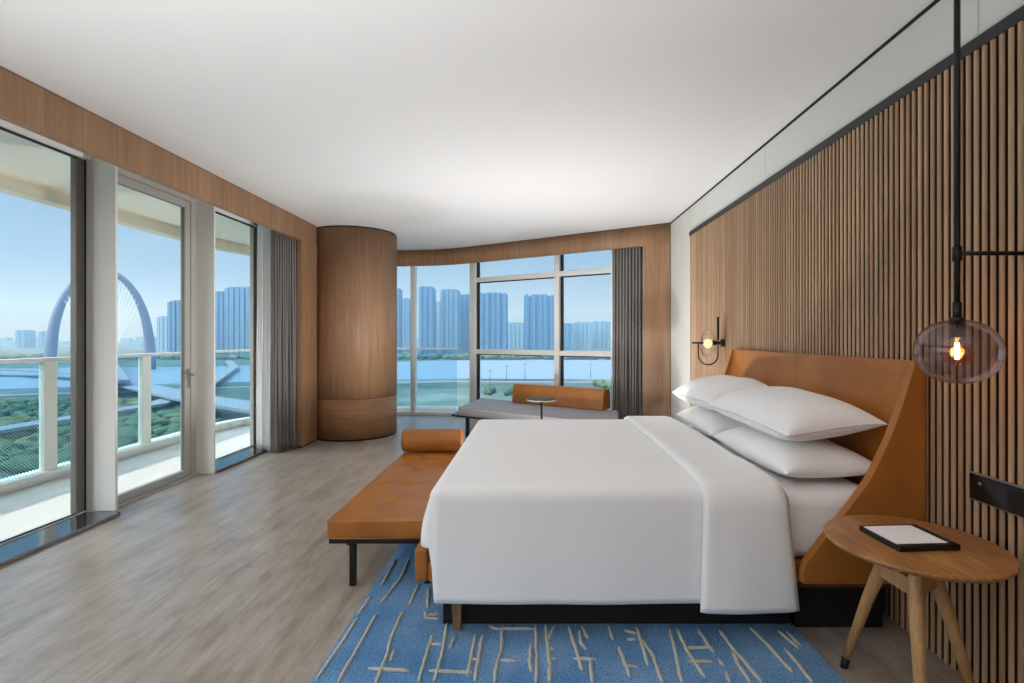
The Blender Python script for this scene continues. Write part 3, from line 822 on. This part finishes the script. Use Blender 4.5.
for s, t in ((.14, .08), (.14, 1.0), (SL-.14, .08), (SL-.14, 1.0)):
    p = dpt(s, t); db(MB().box((p[0]-.025, p[1]-.025, 0), (p[0]+.025, p[1]+.025, .27)), 'leg', 'black', bevel=.003)
# leather back cushion: wedge profile swept along the window
p0 = Vector((-.335, 7.37)); al = -dn; nb = Vector((.568, .823)); LB = 1.465
prof = [(0, .0), (.035, .25), (.065, .272), (.20, .262), (.235, .235), (.25, .0)]
bk = MB()
vs = []
for s in (0, LB):
    for a, h in prof:
        q = p0 + al*s + nb*a; vs.append((q.x, q.y, .404+h))
n6 = len(prof)
bk.add(vs, [tuple(range(n6)), tuple(reversed(range(n6, 2*n6)))] + [(i, i+n6, (i+1) % n6+n6, (i+1) % n6) for i in range(n6)])
bks = tag(bk.build('back_cushion', 'leather', bevel=.018, seg=4), 'long wedge-shaped cognac leather cushion resting on the grey daybed', 'cushion')
# small side table between bed and daybed
stx, sty = .075, 5.45
st = tag(empty('side_table', (stx, sty, 0)), 'small round grey side table on a thin stem between bed and daybed', 'side table')
for mb, nm, mt in ((MB().lathe([(0, .675), (.155, .675), (.158, .679), (.158, .686), (.155, .690), (0, .690)], n=36), 'tabletop', 'table_grey'),
                   (MB().tube([(0, 0, .012), (0, 0, .676)], .012, 14), 'stem', 'black'),
                   (MB().lathe([(0, 0), (.13, 0), (.13, .008), (.02, .014), (0, .014)], n=32), 'base', 'black')):
    mb.build(nm, mt, st)

# ------------------------------------------------------------------ nightstand
nsx, nsy, nsr = 1.362, 1.835, .281
ns = tag(empty('nightstand', (nsx, nsy, 0)), 'round oak nightstand with three splayed legs beside the bed', 'nightstand')
MB().lathe([(0, .589), (nsr-.030, .589), (nsr-.012, .593), (nsr-.002, .603), (nsr, .608), (nsr-.002, .613), (nsr-.006, .615), (0, .615)], n=96).build('tabletop', 'table_oak', ns)
tops = [(-.058, .085), (-.052, -.080), (.085, .005)]
feet = [(-.098, .250), (-.112, -.195), (.222, -.015)]
for (tx, ty), (fx, fy) in zip(tops, feet):
    kx, ky = tx+(fx-tx)*.10, ty+(fy-ty)*.10
    MB().tube([(tx, ty, .590), (tx, ty, .485), (kx, ky, .435), (tx+(fx-tx)*.35, ty+(fy-ty)*.35, .33), (tx+(fx-tx)*.92, ty+(fy-ty)*.92, .05)],
              [.020, .022, .0235, .021, .015], 18).build('leg', 'leg_oak', ns)
    MB().tube([(tx+(fx-tx)*.92, ty+(fy-ty)*.92, .05), (fx, fy, 0)], [.0152, .0135], 18).build('foot', 'black_matte', ns)
for i in range(3):
    a, b = tops[i], tops[(i+1) % 3]
    MB().obox(a, b, .020, .452, .512).build('stretcher', 'leg_oak', ns, bevel=.003)
# writing tray with note paper
trc = (1.350, 1.846); tr = tag(empty('writing_tray', (trc[0], trc[1], .6152), .06), 'black leather tray holding note paper on the round nightstand', 'tray')
MB().box((-.112, -.098, 0), (.112, .098, .012)).box((-.112, -.098, .010), (.112, -.078, .020)).box((.086, -.098, .010), (.112, .098, .020)).box((-.112, .088, .010), (.112, .098, .020)).box((-.112, -.098, .010), (-.104, .098, .020)).build('body', 'tray', tr, bevel=.003)
MB().box((-.112, -.1005, .002), (-.02, -.0975, .018)).build('clasp', 'tray', tr, bevel=.001)
pd = tag(empty('notepad', (trc[0]-.010, trc[1]+.006, .6276), .06), 'white note paper lying in the black tray', 'paper')
MB().box((-.092, -.083, 0), (.094, .080, .0075)).build('sheets', 'paper', pd, bevel=.001)
MB().box((.006, -.0865, .0075), (.034, -.072, .009)).build('tab', 'paper', pd)

# ------------------------------------------------------------------ power strip panel on the slats
ps = tag(empty('power_panel', (1.69, 1.70, .776)), 'flat black control and socket panel on the slats above the nightstand', 'wall panel')
pin = Matrix.Translation((-1.69, -1.70, -.776))
def pw(mb, nm, mt, **k):
    o = mb.build(nm, mt, None, **k); o.parent = ps; o.matrix_parent_inverse = pin; return o
pw(MB().box((1.690, 1.42, .722), (1.7005, 1.984, .830)), 'frame', 'sash', bevel=.002)
pw(MB().box((1.6865, 1.426, .728), (1.691, 1.978, .824)), 'plate', 'panel_glass', bevel=.001)
for y in (1.93,):
    pw(MB().lathe([(0, -.003), (.006, -.003), (.006, .002), (0, .002)], (1.6868, y, .795), 16, 'X'), 'button', 'sash')
for y in (1.78, 1.62, 1.48):
    pw(MB().box((1.6858, y-.042, .738), (1.6868, y+.042, .814)), 'socket', 'black', bevel=.0004)

# ------------------------------------------------------------------ pendant lamp by the bed
PX, PY, PZ = 1.450, 1.750, 1.300
pl = tag(empty('pendant_lamp', (PX, PY, CEIL)), 'black rod pendant lamp with smoked glass globe above the nightstand', 'lamp')
pin2 = Matrix.Translation((-PX, -PY, -CEIL))
def lp(mb, nm, mt, par=None, **k):
    o = mb.build(nm, mt, None, **k); o.parent = par or pl
    if par is None: o.matrix_parent_inverse = pin2
    return o
lp(MB().tube([(PX, PY, CEIL), (PX, PY, 1.46)], .0095, 16).tube([(PX, PY, 1.66), (PX, PY, 1.61)], .0135, 16).tube([(PX, PY, 1.47), (PX, PY, 1.395)], .013, 16), 'rod', 'black')
lp(MB().lathe([(0, 0), (.055, 0), (.055, -.018), (.02, -.025), (0, -.025)], (PX, PY, CEIL), 28), 'canopy', 'black')
lp(MB().tube([(PX, PY, 1.637), (1.70, PY, 1.637)], .0075, 12), 'wall_arm', 'black')
gp = []
RG, HG = .124, .110
for k in range(25):
    a = -PI/2 + PI*k/24
    gp.append((RG*abs(math.cos(a))**.86 if k not in (0, 24) else 0, HG*math.sin(a)))
gp = [q for q in gp if not (q[1] > .5*HG and q[0] < .035)]
sh = lp(MB().lathe(gp[:-1] + [gp[-1]] if gp[-1][0] > 0 else gp, (PX, PY, PZ), 56), 'lamp_shade', 'smoke_glass')
# open the top/bottom caps: keep as a hollow shell
lp(MB().lathe([(.0, .118), (.022, .116), (.024, .104), (.023, .098), (.021, .096), (.021, .050), (.017, .046), (0, .046)], (PX, PY, PZ), 32), 'socket', 'black')
bl_ = lp(MB().lathe([(.012, .048), (.016, .042), (.036, .024), (.047, .0), (.046, -.016), (.036, -.036), (.018, -.047), (0, -.050)], (PX, PY, PZ), 32), 'bulb', 'amber_glass')
fl_ = MB()
for k in range(4):
    a = PI/2*k + .3; fl_.tube([(PX+.004*math.cos(a), PY+.004*math.sin(a), PZ+.03), (PX+.007*math.cos(a), PY+.007*math.sin(a), PZ), (PX+.004*math.cos(a), PY+.004*math.sin(a), PZ-.026)], .0022, 6)
lp(fl_, 'filament', 'filament', bl_)

# ------------------------------------------------------------------ wall sconce beyond the bed
SY, SZ = 4.575, 1.297
sc = tag(empty('wall_sconce', (1.69, SY, SZ)), 'black wall sconce with looped arm and clear egg-shaped glass shade', 'lamp')
pin3 = Matrix.Translation((-1.69, -SY, -SZ))
def sl(mb, nm, mt, par=None, **k):
    o = mb.build(nm, mt, None, **k); o.parent = par or sc
    if par is None: o.matrix_parent_inverse = pin3
    return o
sl(MB().lathe([(0, 0), (.036, 0), (.036, -.016), (.014, -.022), (.014, -.05), (0, -.05)], (1.692, SY, SZ), 28, 'X'), 'wall_plate', 'black')
sl(MB().tube([(1.66, SY, SZ), (1.415, SY, SZ)], .0085, 12).lathe([(0, -.045), (.022, -.042), (.022, .03), (0, .03)], (1.600, SY, SZ), 20, 'X'), 'arm', 'black')
lpp = [(1.647, SY, 1.53), (1.647, SY, 1.20)]
for k in range(1, 17):
    a = PI*k/16; lpp.append((1.5585+.0885*math.cos(a), SY, 1.19-.0885*math.sin(a)))
lpp += [(1.47, SY, SZ)]
sl(MB().tube(lpp, .0058, 10).tube([(1.647, SY, 1.53), (1.647, SY, 1.33)], .0095, 12), 'loop', 'black')
eg = []
for k in range(25):
    a = -PI/2 + PI*k/24; h = .130*math.sin(a); eg.append((.070*math.cos(a)*(1-.12*math.sin(a)) if 0 < k < 24 else 0, h))
sl(MB().lathe(eg, (1.558, SY, SZ-.005), 36), 'lamp_shade', 'bulb_glass')
sl(MB().lathe([(0, -.042), (.02, -.036), (.037, -.016), (.042, .006), (.035, .028), (.02, .040), (0, .043)], (1.555, SY, SZ-.008), 28), 'bulb', 'glow_bulb')

# ------------------------------------------------------------------ city outside
GZ = -36.0
def ground_at(px, py, z=GZ):
    d = F_PX*(CAM_Z-z)/(py-CY); return ((px-CX)/F_PX*d, d)
bsdf(M['granite']).inputs['IOR'].default_value = 2.5
m = M['terrain'] = mat('river_park_ground', srgb(86, 118, 92), .95, spec=.1)
v = coords(m, (1, 1, 1)); a = nd(m, 'ShaderNodeTexNoise', Scale=.012, Detail=6.0, Roughness=.6); lk(m, v, a.inputs['Vector'])
lk(m, ramp(m, a.outputs['Fac'], [(.32, srgb(52, 76, 78)), (.5, srgb(78, 102, 100)), (.62, srgb(108, 124, 124)), (.74, srgb(146, 150, 152))]), bsdf(m).inputs['Base Color'])
M['water'] = mat('river_water', srgb(112, 140, 166), .55, spec=.25)
_v = coords(M['water'], (1, 1, 1)); _n = nd(M['water'], 'ShaderNodeTexNoise', Scale=.25, Detail=3.0); lk(M['water'], _v, _n.inputs['Vector']); bump(M['water'], _n.outputs['Fac'], .15, .5)
M['asphalt'] = mat('pale_road', srgb(120, 134, 150), .9)
M['bridge'] = mat('bridge_steel', srgb(96, 116, 146), .5)
M['foliage'] = mat('tree_foliage', srgb(70, 104, 60), .9)
_v = coords(M['foliage'], (1, 1, 1)); _n = nd(M['foliage'], 'ShaderNodeTexNoise', Scale=.03, Detail=3.0); lk(M['foliage'], _v, _n.inputs['Vector'])
lk(M['foliage'], ramp(M['foliage'], _n.outputs['Fac'], [(.35, srgb(34, 70, 58)), (.55, srgb(58, 96, 72)), (.72, srgb(128, 122, 80))]), bsdf(M['foliage']).inputs['Base Color'])

struct(MB().add([(-5000, -1500, GZ), (5000, -1500, GZ), (5000, 6000, GZ), (-5000, 6000, GZ)], [(0, 1, 2, 3)]).build('terrain', 'terrain'), 'green riverside park and far bank', 'ground')
struct(MB().prism([(900, 430), (900, 800), (150, 830), (-150, 800), (-420, 640), (-800, 560), (-1500, 560), (-1500, 330), (-700, 330), (-420, 345), (-250, 420), (-60, 455), (200, 440)], GZ-1, GZ+.3).build('river', 'water'), 'pale blue river below the building', 'river')
def road(name, pts, wdt, z, label, piers=False):
    mb = MB()
    pts = [Vector(p) for p in pts]; Lp, Rp = [], []
    for i, p in enumerate(pts):
        d = (pts[min(i+1, len(pts)-1)] - pts[max(i-1, 0)]).normalized(); n = Vector((-d.y, d.x))*wdt/2
        Lp.append(p+n); Rp.append(p-n)
    for i in range(len(pts)-1):
        mb.prism([tuple(Lp[i]), tuple(Rp[i]), tuple(Rp[i+1]), tuple(Lp[i+1])], z-1.2, z)
    return struct(mb.build(name, 'asphalt'), label, 'road')
road('road', [(900, 400), (300, 405), (60, 412), (-60, 418), (-200, 380), (-330, 320), (-700, 300)], 8, GZ+.9, 'pale riverside road along the near bank')
hw = [ground_at(160, 372, GZ+8), ground_at(172, 392, GZ+8), ground_at(200, 415, GZ+8), ground_at(235, 440, GZ+8)]
road('highway', [(-700, 520), (-480, 480), (-360, 425), (-260, 330), (-175, 260), (-110, 215), (-40, 180), (120, 150)], 16, GZ+7, 'elevated highway curving down from the arch bridge')
road('highway_ramp', [(-420, 700), (-330, 560), (-270, 440), (-215, 330), (-185, 250), (-190, 170)], 9, GZ+5, 'slim highway ramp beside the elevated highway')
# arch bridge
ab = tag(empty('arch_bridge', (-474, 560, GZ)), 'pale blue leaning arch bridge with fanned cables across the river', 'bridge')
abi = Matrix.Translation((474, -560, -GZ))
def abp(mb, nm, mt):
    o = mb.build(nm, mt, None); o.parent = ab; o.matrix_parent_inverse = abi; return o
bc = Vector((-474.0, 560.0)); bu = Vector((.76, .65)).normalized()    # arch plane direction in plan
def arch_p(t):
    x = 42*math.cos(t); z = GZ + 110*math.sin(t)**.82
    return (bc.x + bu.x*x, bc.y + bu.y*x, z)
ts = [PI*k/40 for k in range(41)]
abp(MB().tube([arch_p(t) for t in ts], [5.6-2.4*math.sin(t) for t in ts], 10), 'arch', 'bridge')
bn2 = Vector((-bu.y, bu.x))
dk = MB(); 
p_, q_ = bc - bn2*330, bc + bn2*330
dk.obox(tuple(p_), tuple(q_), 22, GZ+9, GZ+11); abp(dk, 'deck', 'asphalt')
cb_ = MB()
for k in range(-11, 12):
    if k == 0: continue
    t = PI/2 - (PI/2-.62)*k/11*.9
    a_ = arch_p(t)
    for sg in (-1, 1):
        e = bc + bn2*(sg*(8+abs(k)*9.5)); cb_.tube([a_, (e.x, e.y, GZ+11)], .22, 4, caps=False)
co = abp(cb_, 'cables', 'white_metal'); co['kind'] = 'stuff'

# towers
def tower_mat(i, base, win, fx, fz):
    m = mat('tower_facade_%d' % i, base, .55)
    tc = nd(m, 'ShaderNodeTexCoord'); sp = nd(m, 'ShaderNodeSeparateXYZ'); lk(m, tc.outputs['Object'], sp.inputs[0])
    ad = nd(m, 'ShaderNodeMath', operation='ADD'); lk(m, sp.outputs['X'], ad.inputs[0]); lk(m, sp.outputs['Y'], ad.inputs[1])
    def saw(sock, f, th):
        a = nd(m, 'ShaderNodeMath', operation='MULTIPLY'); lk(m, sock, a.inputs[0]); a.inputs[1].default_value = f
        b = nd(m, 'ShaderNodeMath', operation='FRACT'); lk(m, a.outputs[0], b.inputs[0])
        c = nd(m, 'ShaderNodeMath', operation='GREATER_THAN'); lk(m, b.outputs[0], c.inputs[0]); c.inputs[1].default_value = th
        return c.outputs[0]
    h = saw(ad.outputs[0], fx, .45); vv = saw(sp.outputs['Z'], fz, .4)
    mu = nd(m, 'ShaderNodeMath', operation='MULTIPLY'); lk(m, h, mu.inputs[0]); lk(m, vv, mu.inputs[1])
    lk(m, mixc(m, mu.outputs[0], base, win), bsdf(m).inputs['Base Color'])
    return m
TM = [tower_mat(0, srgb(84, 142, 182), srgb(24, 88, 144), .16, .33), tower_mat(1, srgb(62, 124, 172), srgb(18, 76, 136), .13, .30), tower_mat(2, srgb(126, 170, 198), srgb(54, 116, 166), .20, .33)]  # part of the distance haze is put into these blues
def tower(px0, px1, ytop, D, label, mi, crown=1, bays=3, seed=0):
    rnd = random.Random(seed)
    xa, xb = (px0-CX)/F_PX*D, (px1-CX)/F_PX*D; wd_ = xb-xa; dp = max(18, min(40, wd_*.8))
    zt = CAM_Z + (CY-ytop)/F_PX*D
    xc, yc = (xa+xb)/2, D+dp/2
    r = empty('apartment_tower', (xc, yc, GZ), 0)
    tag(r, label, 'tower', 'towers on the far bank')
    h = zt-GZ
    mb = MB().box((-wd_/2, -dp/2, 0), (wd_/2, dp/2, h*.965))
    n = bays
    for k in range(n):
        w_ = wd_/n
        x0 = -wd_/2 + k*w_ + w_*.12; hh = h*(.965 + .012*rnd.random())
        mb.box((x0, -dp/2-3.0-1.5*(k % 2), 0), (x0+w_*.66, dp/2+3, hh))
    mb.build('body', TM[mi], r)
    cr_ = MB()
    for k in range(n):
        w_ = wd_/n; x0 = -wd_/2 + k*w_
        cr_.box((x0+w_*.15, -dp*.3, h*.96), (x0+w_*(.65+.2*rnd.random()), dp*.3, h*(.985+.015*rnd.random())))
    cr_.box((-wd_*.28, -dp*.2, h*.96), (wd_*.22, dp*.2, h))
    cr_.build('roof_block', TM[mi], r)
    return r
T = [
 (395, 400.5, 288, 1150, 'narrow blue tower partly hidden by the round column', 1, 2),
 (400.8, 411, 298, 1250, 'lower blue tower just behind the thin curved-window mullion', 0, 2),
 (418.5, 433.5, 286, 1100, 'tall flat-topped blue tower in the curved pane between two white mullions', 1, 3),
 (434, 440.5, 301, 1300, 'small pale tower wedged between two taller ones in the curved pane', 2, 2),
 (440.5, 458.5, 288.5, 1120, 'broad two-peaked blue tower in the curved pane', 0, 4),
 (458.8, 472, 294, 1200, 'blue tower touching the thick white mullion in the curved pane', 1, 3),
 (479, 507, 292, 1080, 'widest dark blue tower in the middle bay pane', 1, 5),
 (507.5, 524, 322, 1400, 'low pale block between the two tall towers of the middle bay pane', 2, 4),
 (523.8, 556, 294, 1100, 'flat-roofed dark blue tower beside the slim bay mullion', 1, 5),
 (561, 573.5, 323, 1450, 'low blue block just past the slim bay mullion', 0, 3),
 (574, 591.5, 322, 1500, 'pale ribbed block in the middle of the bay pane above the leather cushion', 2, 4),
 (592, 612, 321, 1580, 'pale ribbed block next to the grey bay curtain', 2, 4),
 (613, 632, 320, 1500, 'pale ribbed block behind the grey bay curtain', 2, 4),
 (168, 182, 300, 900, 'tall teal-blue tower at the edge of the balcony door glass', 1, 3),
 (157, 168.5, 316, 1300, 'pale low tower beside the bridge arch', 2, 3),
 (206, 225, 291, 1000, 'dark blue tower beside the white fin in the narrow window', 1, 4),
 (225, 257, 286, 980, 'widest blue tower block in the narrow balcony window', 0, 6),
 (15.5, 27, 330, 1700, 'small grey twin tower farther from the bridge', 0, 2),
 (38.5, 50, 331, 1700, 'small grey twin tower closer to the bridge', 0, 2),
]
for i, t in enumerate(T): tower(*t[:5], t[5], 1, t[6], seed=i)
# low quarter along the horizon
lowq = MB(); rnd = random.Random(11)
for k in range(260):
    px = rnd.uniform(-260, 700); D = rnd.uniform(1740, 2600); x = (px-CX)/F_PX*D
    h = rnd.uniform(14, 44); w_ = rnd.uniform(22, 60)
    lowq.box((x-w_/2, D, GZ), (x+w_/2, D+25, GZ+h))
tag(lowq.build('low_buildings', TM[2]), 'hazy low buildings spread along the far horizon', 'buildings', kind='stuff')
# riverside trees
ico = bmesh.new(); bmesh.ops.create_icosphere(ico, subdivisions=2, radius=1)
IV = [v_.co.copy() for v_ in ico.verts]; IFc = [tuple(v_.index for v_ in f.verts) for f in ico.faces]; ico.free()
tr_ = MB(); rnd = random.Random(21)
def crown(x, y, r, fl=1.5):
    sd = rnd.uniform(0, 99); vs = []
    for c in IV:
        k = 1 + .5*noise.noise(c*1.8 + Vector((sd, 0, 0))) + .45*noise.noise(c*4 + Vector((0, sd, 0)))
        vs.append((x+c.x*r*k*fl, y+c.y*r*k*fl, GZ + r*.75 + c.z*r*k*.85))
    tr_.add(vs, IFc, True)
for k in range(900):
    y = rnd.uniform(140, 290); x = -y*rnd.uniform(.62, 1.25); crown(x, y, rnd.uniform(.9, 2.4))
for k in range(420):
    px = rnd.uniform(-100, 680); y = rnd.uniform(840, 875); crown((px-CX)/F_PX*y, y, rnd.uniform(3, 6))
for cx_, cy_, n_c, sx_ in ((531, 391, 46, 10), (604, 386, 22, 5), (489, 391, 10, 4), (560, 392, 16, 8)):
    for k in range(n_c):
        x, y = ground_at(cx_+rnd.gauss(0, 1)*sx_, cy_+rnd.uniform(-2, 5)); crown(x, y, rnd.uniform(1.2, 3.0), 1.0)
tag(tr_.build('trees', 'foliage'), 'green and rust riverside trees below the windows', 'trees', kind='stuff')
# lamp posts on the bank
for i, (px, py, h) in enumerate(((490, 385, 22), (506.5, 381, 26), (525, 380, 28), (590.5, 378, 26))):
    x, y = ground_at(px, py)
    s_ = tag(empty('street_lamp', (x, y, GZ)), ['thin riverside lamp post seen just past the thick mullion', 'thin riverside lamp post second from the thick mullion', 'thin riverside lamp post in front of the pale river, before the slim mullion', 'thin riverside lamp post beyond the slim mullion'][i], 'lamp post', 'lamp posts along the river')
    MB().tube([(0, 0, 0), (0, 0, h*.5)], [.35, .22], 8).build('pole', 'bridge', s_)
    MB().tube([(-1.5, 0, h*.5), (1.5, 0, h*.5)], .3, 6).build('lamp_head', 'bridge', s_)
# haze over the river and city
hz = bpy.data.materials.new('river_haze'); hz.use_nodes = True
nt = hz.node_tree; nt.nodes.remove(nt.nodes['Principled BSDF'])
vs_ = nt.nodes.new('ShaderNodeVolumeScatter'); vs_.inputs['Color'].default_value = (.40, .74, 1, 1); vs_.inputs['Density'].default_value = .00042; vs_.inputs['Anisotropy'].default_value = .2
nt.links.new(vs_.outputs[0], nt.nodes['Material Output'].inputs['Volume'])
haze = MB().prism([(-4000, -1400), (-110, -1400), (-110, 110), (4000, 110), (4000, 5000), (-4000, 5000)], GZ-.5, 260).build('haze', hz)
tag(haze, 'blue haze hanging over the river and the towers', 'haze', kind='stuff')

# ------------------------------------------------------------------ sky and sun
wd_ = bpy.data.worlds.new('sky'); scn.world = wd_; wd_.use_nodes = True; nt = wd_.node_tree
bg = nt.nodes['Background']
tc = nt.nodes.new('ShaderNodeTexCoord'); sp = nt.nodes.new('ShaderNodeSeparateXYZ'); nt.links.new(tc.outputs['Generated'], sp.inputs[0])
rp = nt.nodes.new('ShaderNodeValToRGB'); e = rp.color_ramp.elements
for _ in range(2): e.new(.5)
SK = [(.0, srgb(172, 194, 222)), (.07, srgb(170, 198, 230)), (.22, srgb(142, 186, 232)), (1.0, srgb(214, 226, 240))]
for el, (p, c) in zip(e, SK): el.position = p; el.color = c
nt.links.new(sp.outputs['Z'], rp.inputs['Fac'])
nz = nt.nodes.new('ShaderNodeTexNoise'); nz.inputs['Scale'].default_value = 3.0; nz.inputs['Detail'].default_value = 5
mp = nt.nodes.new('ShaderNodeMapping'); mp.inputs['Scale'].default_value = (1, 1, 5); nt.links.new(tc.outputs['Generated'], mp.inputs[0]); nt.links.new(mp.outputs[0], nz.inputs['Vector'])
cr_ = nt.nodes.new('ShaderNodeMapRange'); cr_.inputs['From Min'].default_value = .5; cr_.inputs['From Max'].default_value = .8; cr_.inputs['To Max'].default_value = .35; nt.links.new(nz.outputs['Fac'], cr_.inputs['Value'])
mx = nt.nodes.new('ShaderNodeMix'); mx.data_type = 'RGBA'; nt.links.new(cr_.outputs[0], mx.inputs[0]); nt.links.new(rp.outputs[0], mx.inputs[6]); mx.inputs[7].default_value = srgb(226, 232, 240)
# bright hazy glow around the veiled sun, off to the balcony side behind the viewer
gd = Vector((-.74, -.62, .26)).normalized()
vm = nt.nodes.new('ShaderNodeVectorMath'); vm.operation = 'DOT_PRODUCT'; nt.links.new(tc.outputs['Generated'], vm.inputs[0]); vm.inputs[1].default_value = gd
mr = nt.nodes.new('ShaderNodeMapRange'); mr.inputs['From Min'].default_value = .5; mr.inputs['From Max'].default_value = 1; mr.interpolation_type = 'SMOOTHSTEP'; nt.links.new(vm.outputs['Value'], mr.inputs['Value'])
pwn = nt.nodes.new('ShaderNodeMath'); pwn.operation = 'MULTIPLY'; nt.links.new(mr.outputs[0], pwn.inputs[0]); pwn.inputs[1].default_value = 3.0
gl_ = nt.nodes.new('ShaderNodeMix'); gl_.data_type = 'RGBA'; gl_.blend_type = 'ADD'; gl_.clamp_result = False; gl_.inputs[0].default_value = 1
vc = nt.nodes.new('ShaderNodeVectorMath'); vc.operation = 'SCALE'; vc.inputs[0].default_value = (1, .96, .90); nt.links.new(pwn.outputs[0], vc.inputs['Scale'])
nt.links.new(mx.outputs[2], gl_.inputs[6]); nt.links.new(vc.outputs[0], gl_.inputs[7])
hi = nt.nodes.new('ShaderNodeMapRange'); hi.interpolation_type = 'SMOOTHSTEP'; hi.inputs['From Min'].default_value = .23; hi.inputs['From Max'].default_value = .5; hi.inputs['To Min'].default_value = 1; hi.inputs['To Max'].default_value = 3.0
nt.links.new(sp.outputs['Z'], hi.inputs['Value'])
sc2 = nt.nodes.new('ShaderNodeVectorMath'); sc2.operation = 'SCALE'; nt.links.new(gl_.outputs[2], sc2.inputs[0]); nt.links.new(hi.outputs[0], sc2.inputs['Scale'])
nt.links.new(sc2.outputs[0], bg.inputs['Color']); bg.inputs['Strength'].default_value = .47

sd = bpy.data.lights.new('sun', 'SUN'); so = bpy.data.objects.new('sun', sd); COL.objects.link(so)
sd.energy = 1.75; sd.angle = math.radians(2.5); sd.color = (1, .95, .86)
so.rotation_euler = Vector((-.43, -.10, .885)).to_track_quat('Z', 'Y').to_euler()

# light of pendant and sconce, plus floor cans added to brighten the room
def point(name, loc, e, col, r):
    l = bpy.data.lights.new(name, 'POINT'); o = bpy.data.objects.new(name, l); COL.objects.link(o); o.location = loc
    l.energy = e; l.color = col; l.shadow_soft_size = r
def fill_uplight(x, y, label, e, cone, blend=1):  # unseen floor cans, added only to fill the room with light
    t = tag(empty('fill_uplight', (x, y, 0)), label, 'lamp', 'added fill cans')
    MB().lathe([(0, 0), (.075, 0), (.075, .01), (.062, .02), (.062, .14), (.056, .14), (.05, .06), (0, .055)], n=32).build('body', 'black', t)
    l = bpy.data.lights.new('fill_spot', 'SPOT'); l.spot_size = math.radians(cone); l.spot_blend = blend; l.shadow_soft_size = .05; l.energy = e*.90; l.color = (1, .985, .97)
    o = bpy.data.objects.new('fill_spot', l); COL.objects.link(o); o.location = (x, y, .145); o.rotation_euler = (PI, 0, 0)
fill_uplight(.95, 4.80, 'black floor can added as fill light behind the bed, closest to the slatted wall', 40, 105)
fill_uplight(.0, 4.95, 'black floor can added as fill light behind the bed, at the small grey side table', 36, 165)
fill_uplight(-.75, 4.90, 'black floor can added as fill light between the bench end and the bed', 120, 174, .25)
fill_uplight(.55, 5.35, 'black floor can added as fill light in front of the grey daybed', 45, 174, .4)
fill_uplight(-1.90, .90, 'black floor can added as fill light between the balcony windows and the rug', 135, 112)
fill_uplight(-.60, .05, 'black floor can added as fill light in the middle of the near floor', 190, 116)
fill_uplight(.75, .60, 'black floor can added as fill light near the slatted wall, before the nightstand', 28, 100)
fill_uplight(-.8, -1.6, 'black floor can added as fill light by the plain wall', 170, 124)
point('pendant_light', (PX, PY, PZ), 1.0, (1, .66, .36), .02)
point('sconce_light', (1.555, SY, SZ-.008), .8, (1, .76, .5), .03)

# ------------------------------------------------------------------ render look
vs2 = scn.view_settings
scn.display_settings.display_device = 'sRGB'
vs2.view_transform = 'Standard'; vs2.look = 'None'; vs2.gamma = 1; vs2.exposure = 0.68; vs2.use_curve_mapping = False
cy = scn.cycles
cy.max_bounces = 10; cy.diffuse_bounces = 6; cy.glossy_bounces = 5; cy.transmission_bounces = 8; cy.transparent_max_bounces = 16; cy.volume_bounces = 0
cy.caustics_reflective = False; cy.caustics_refractive = False
cy.sample_clamp_indirect = 8
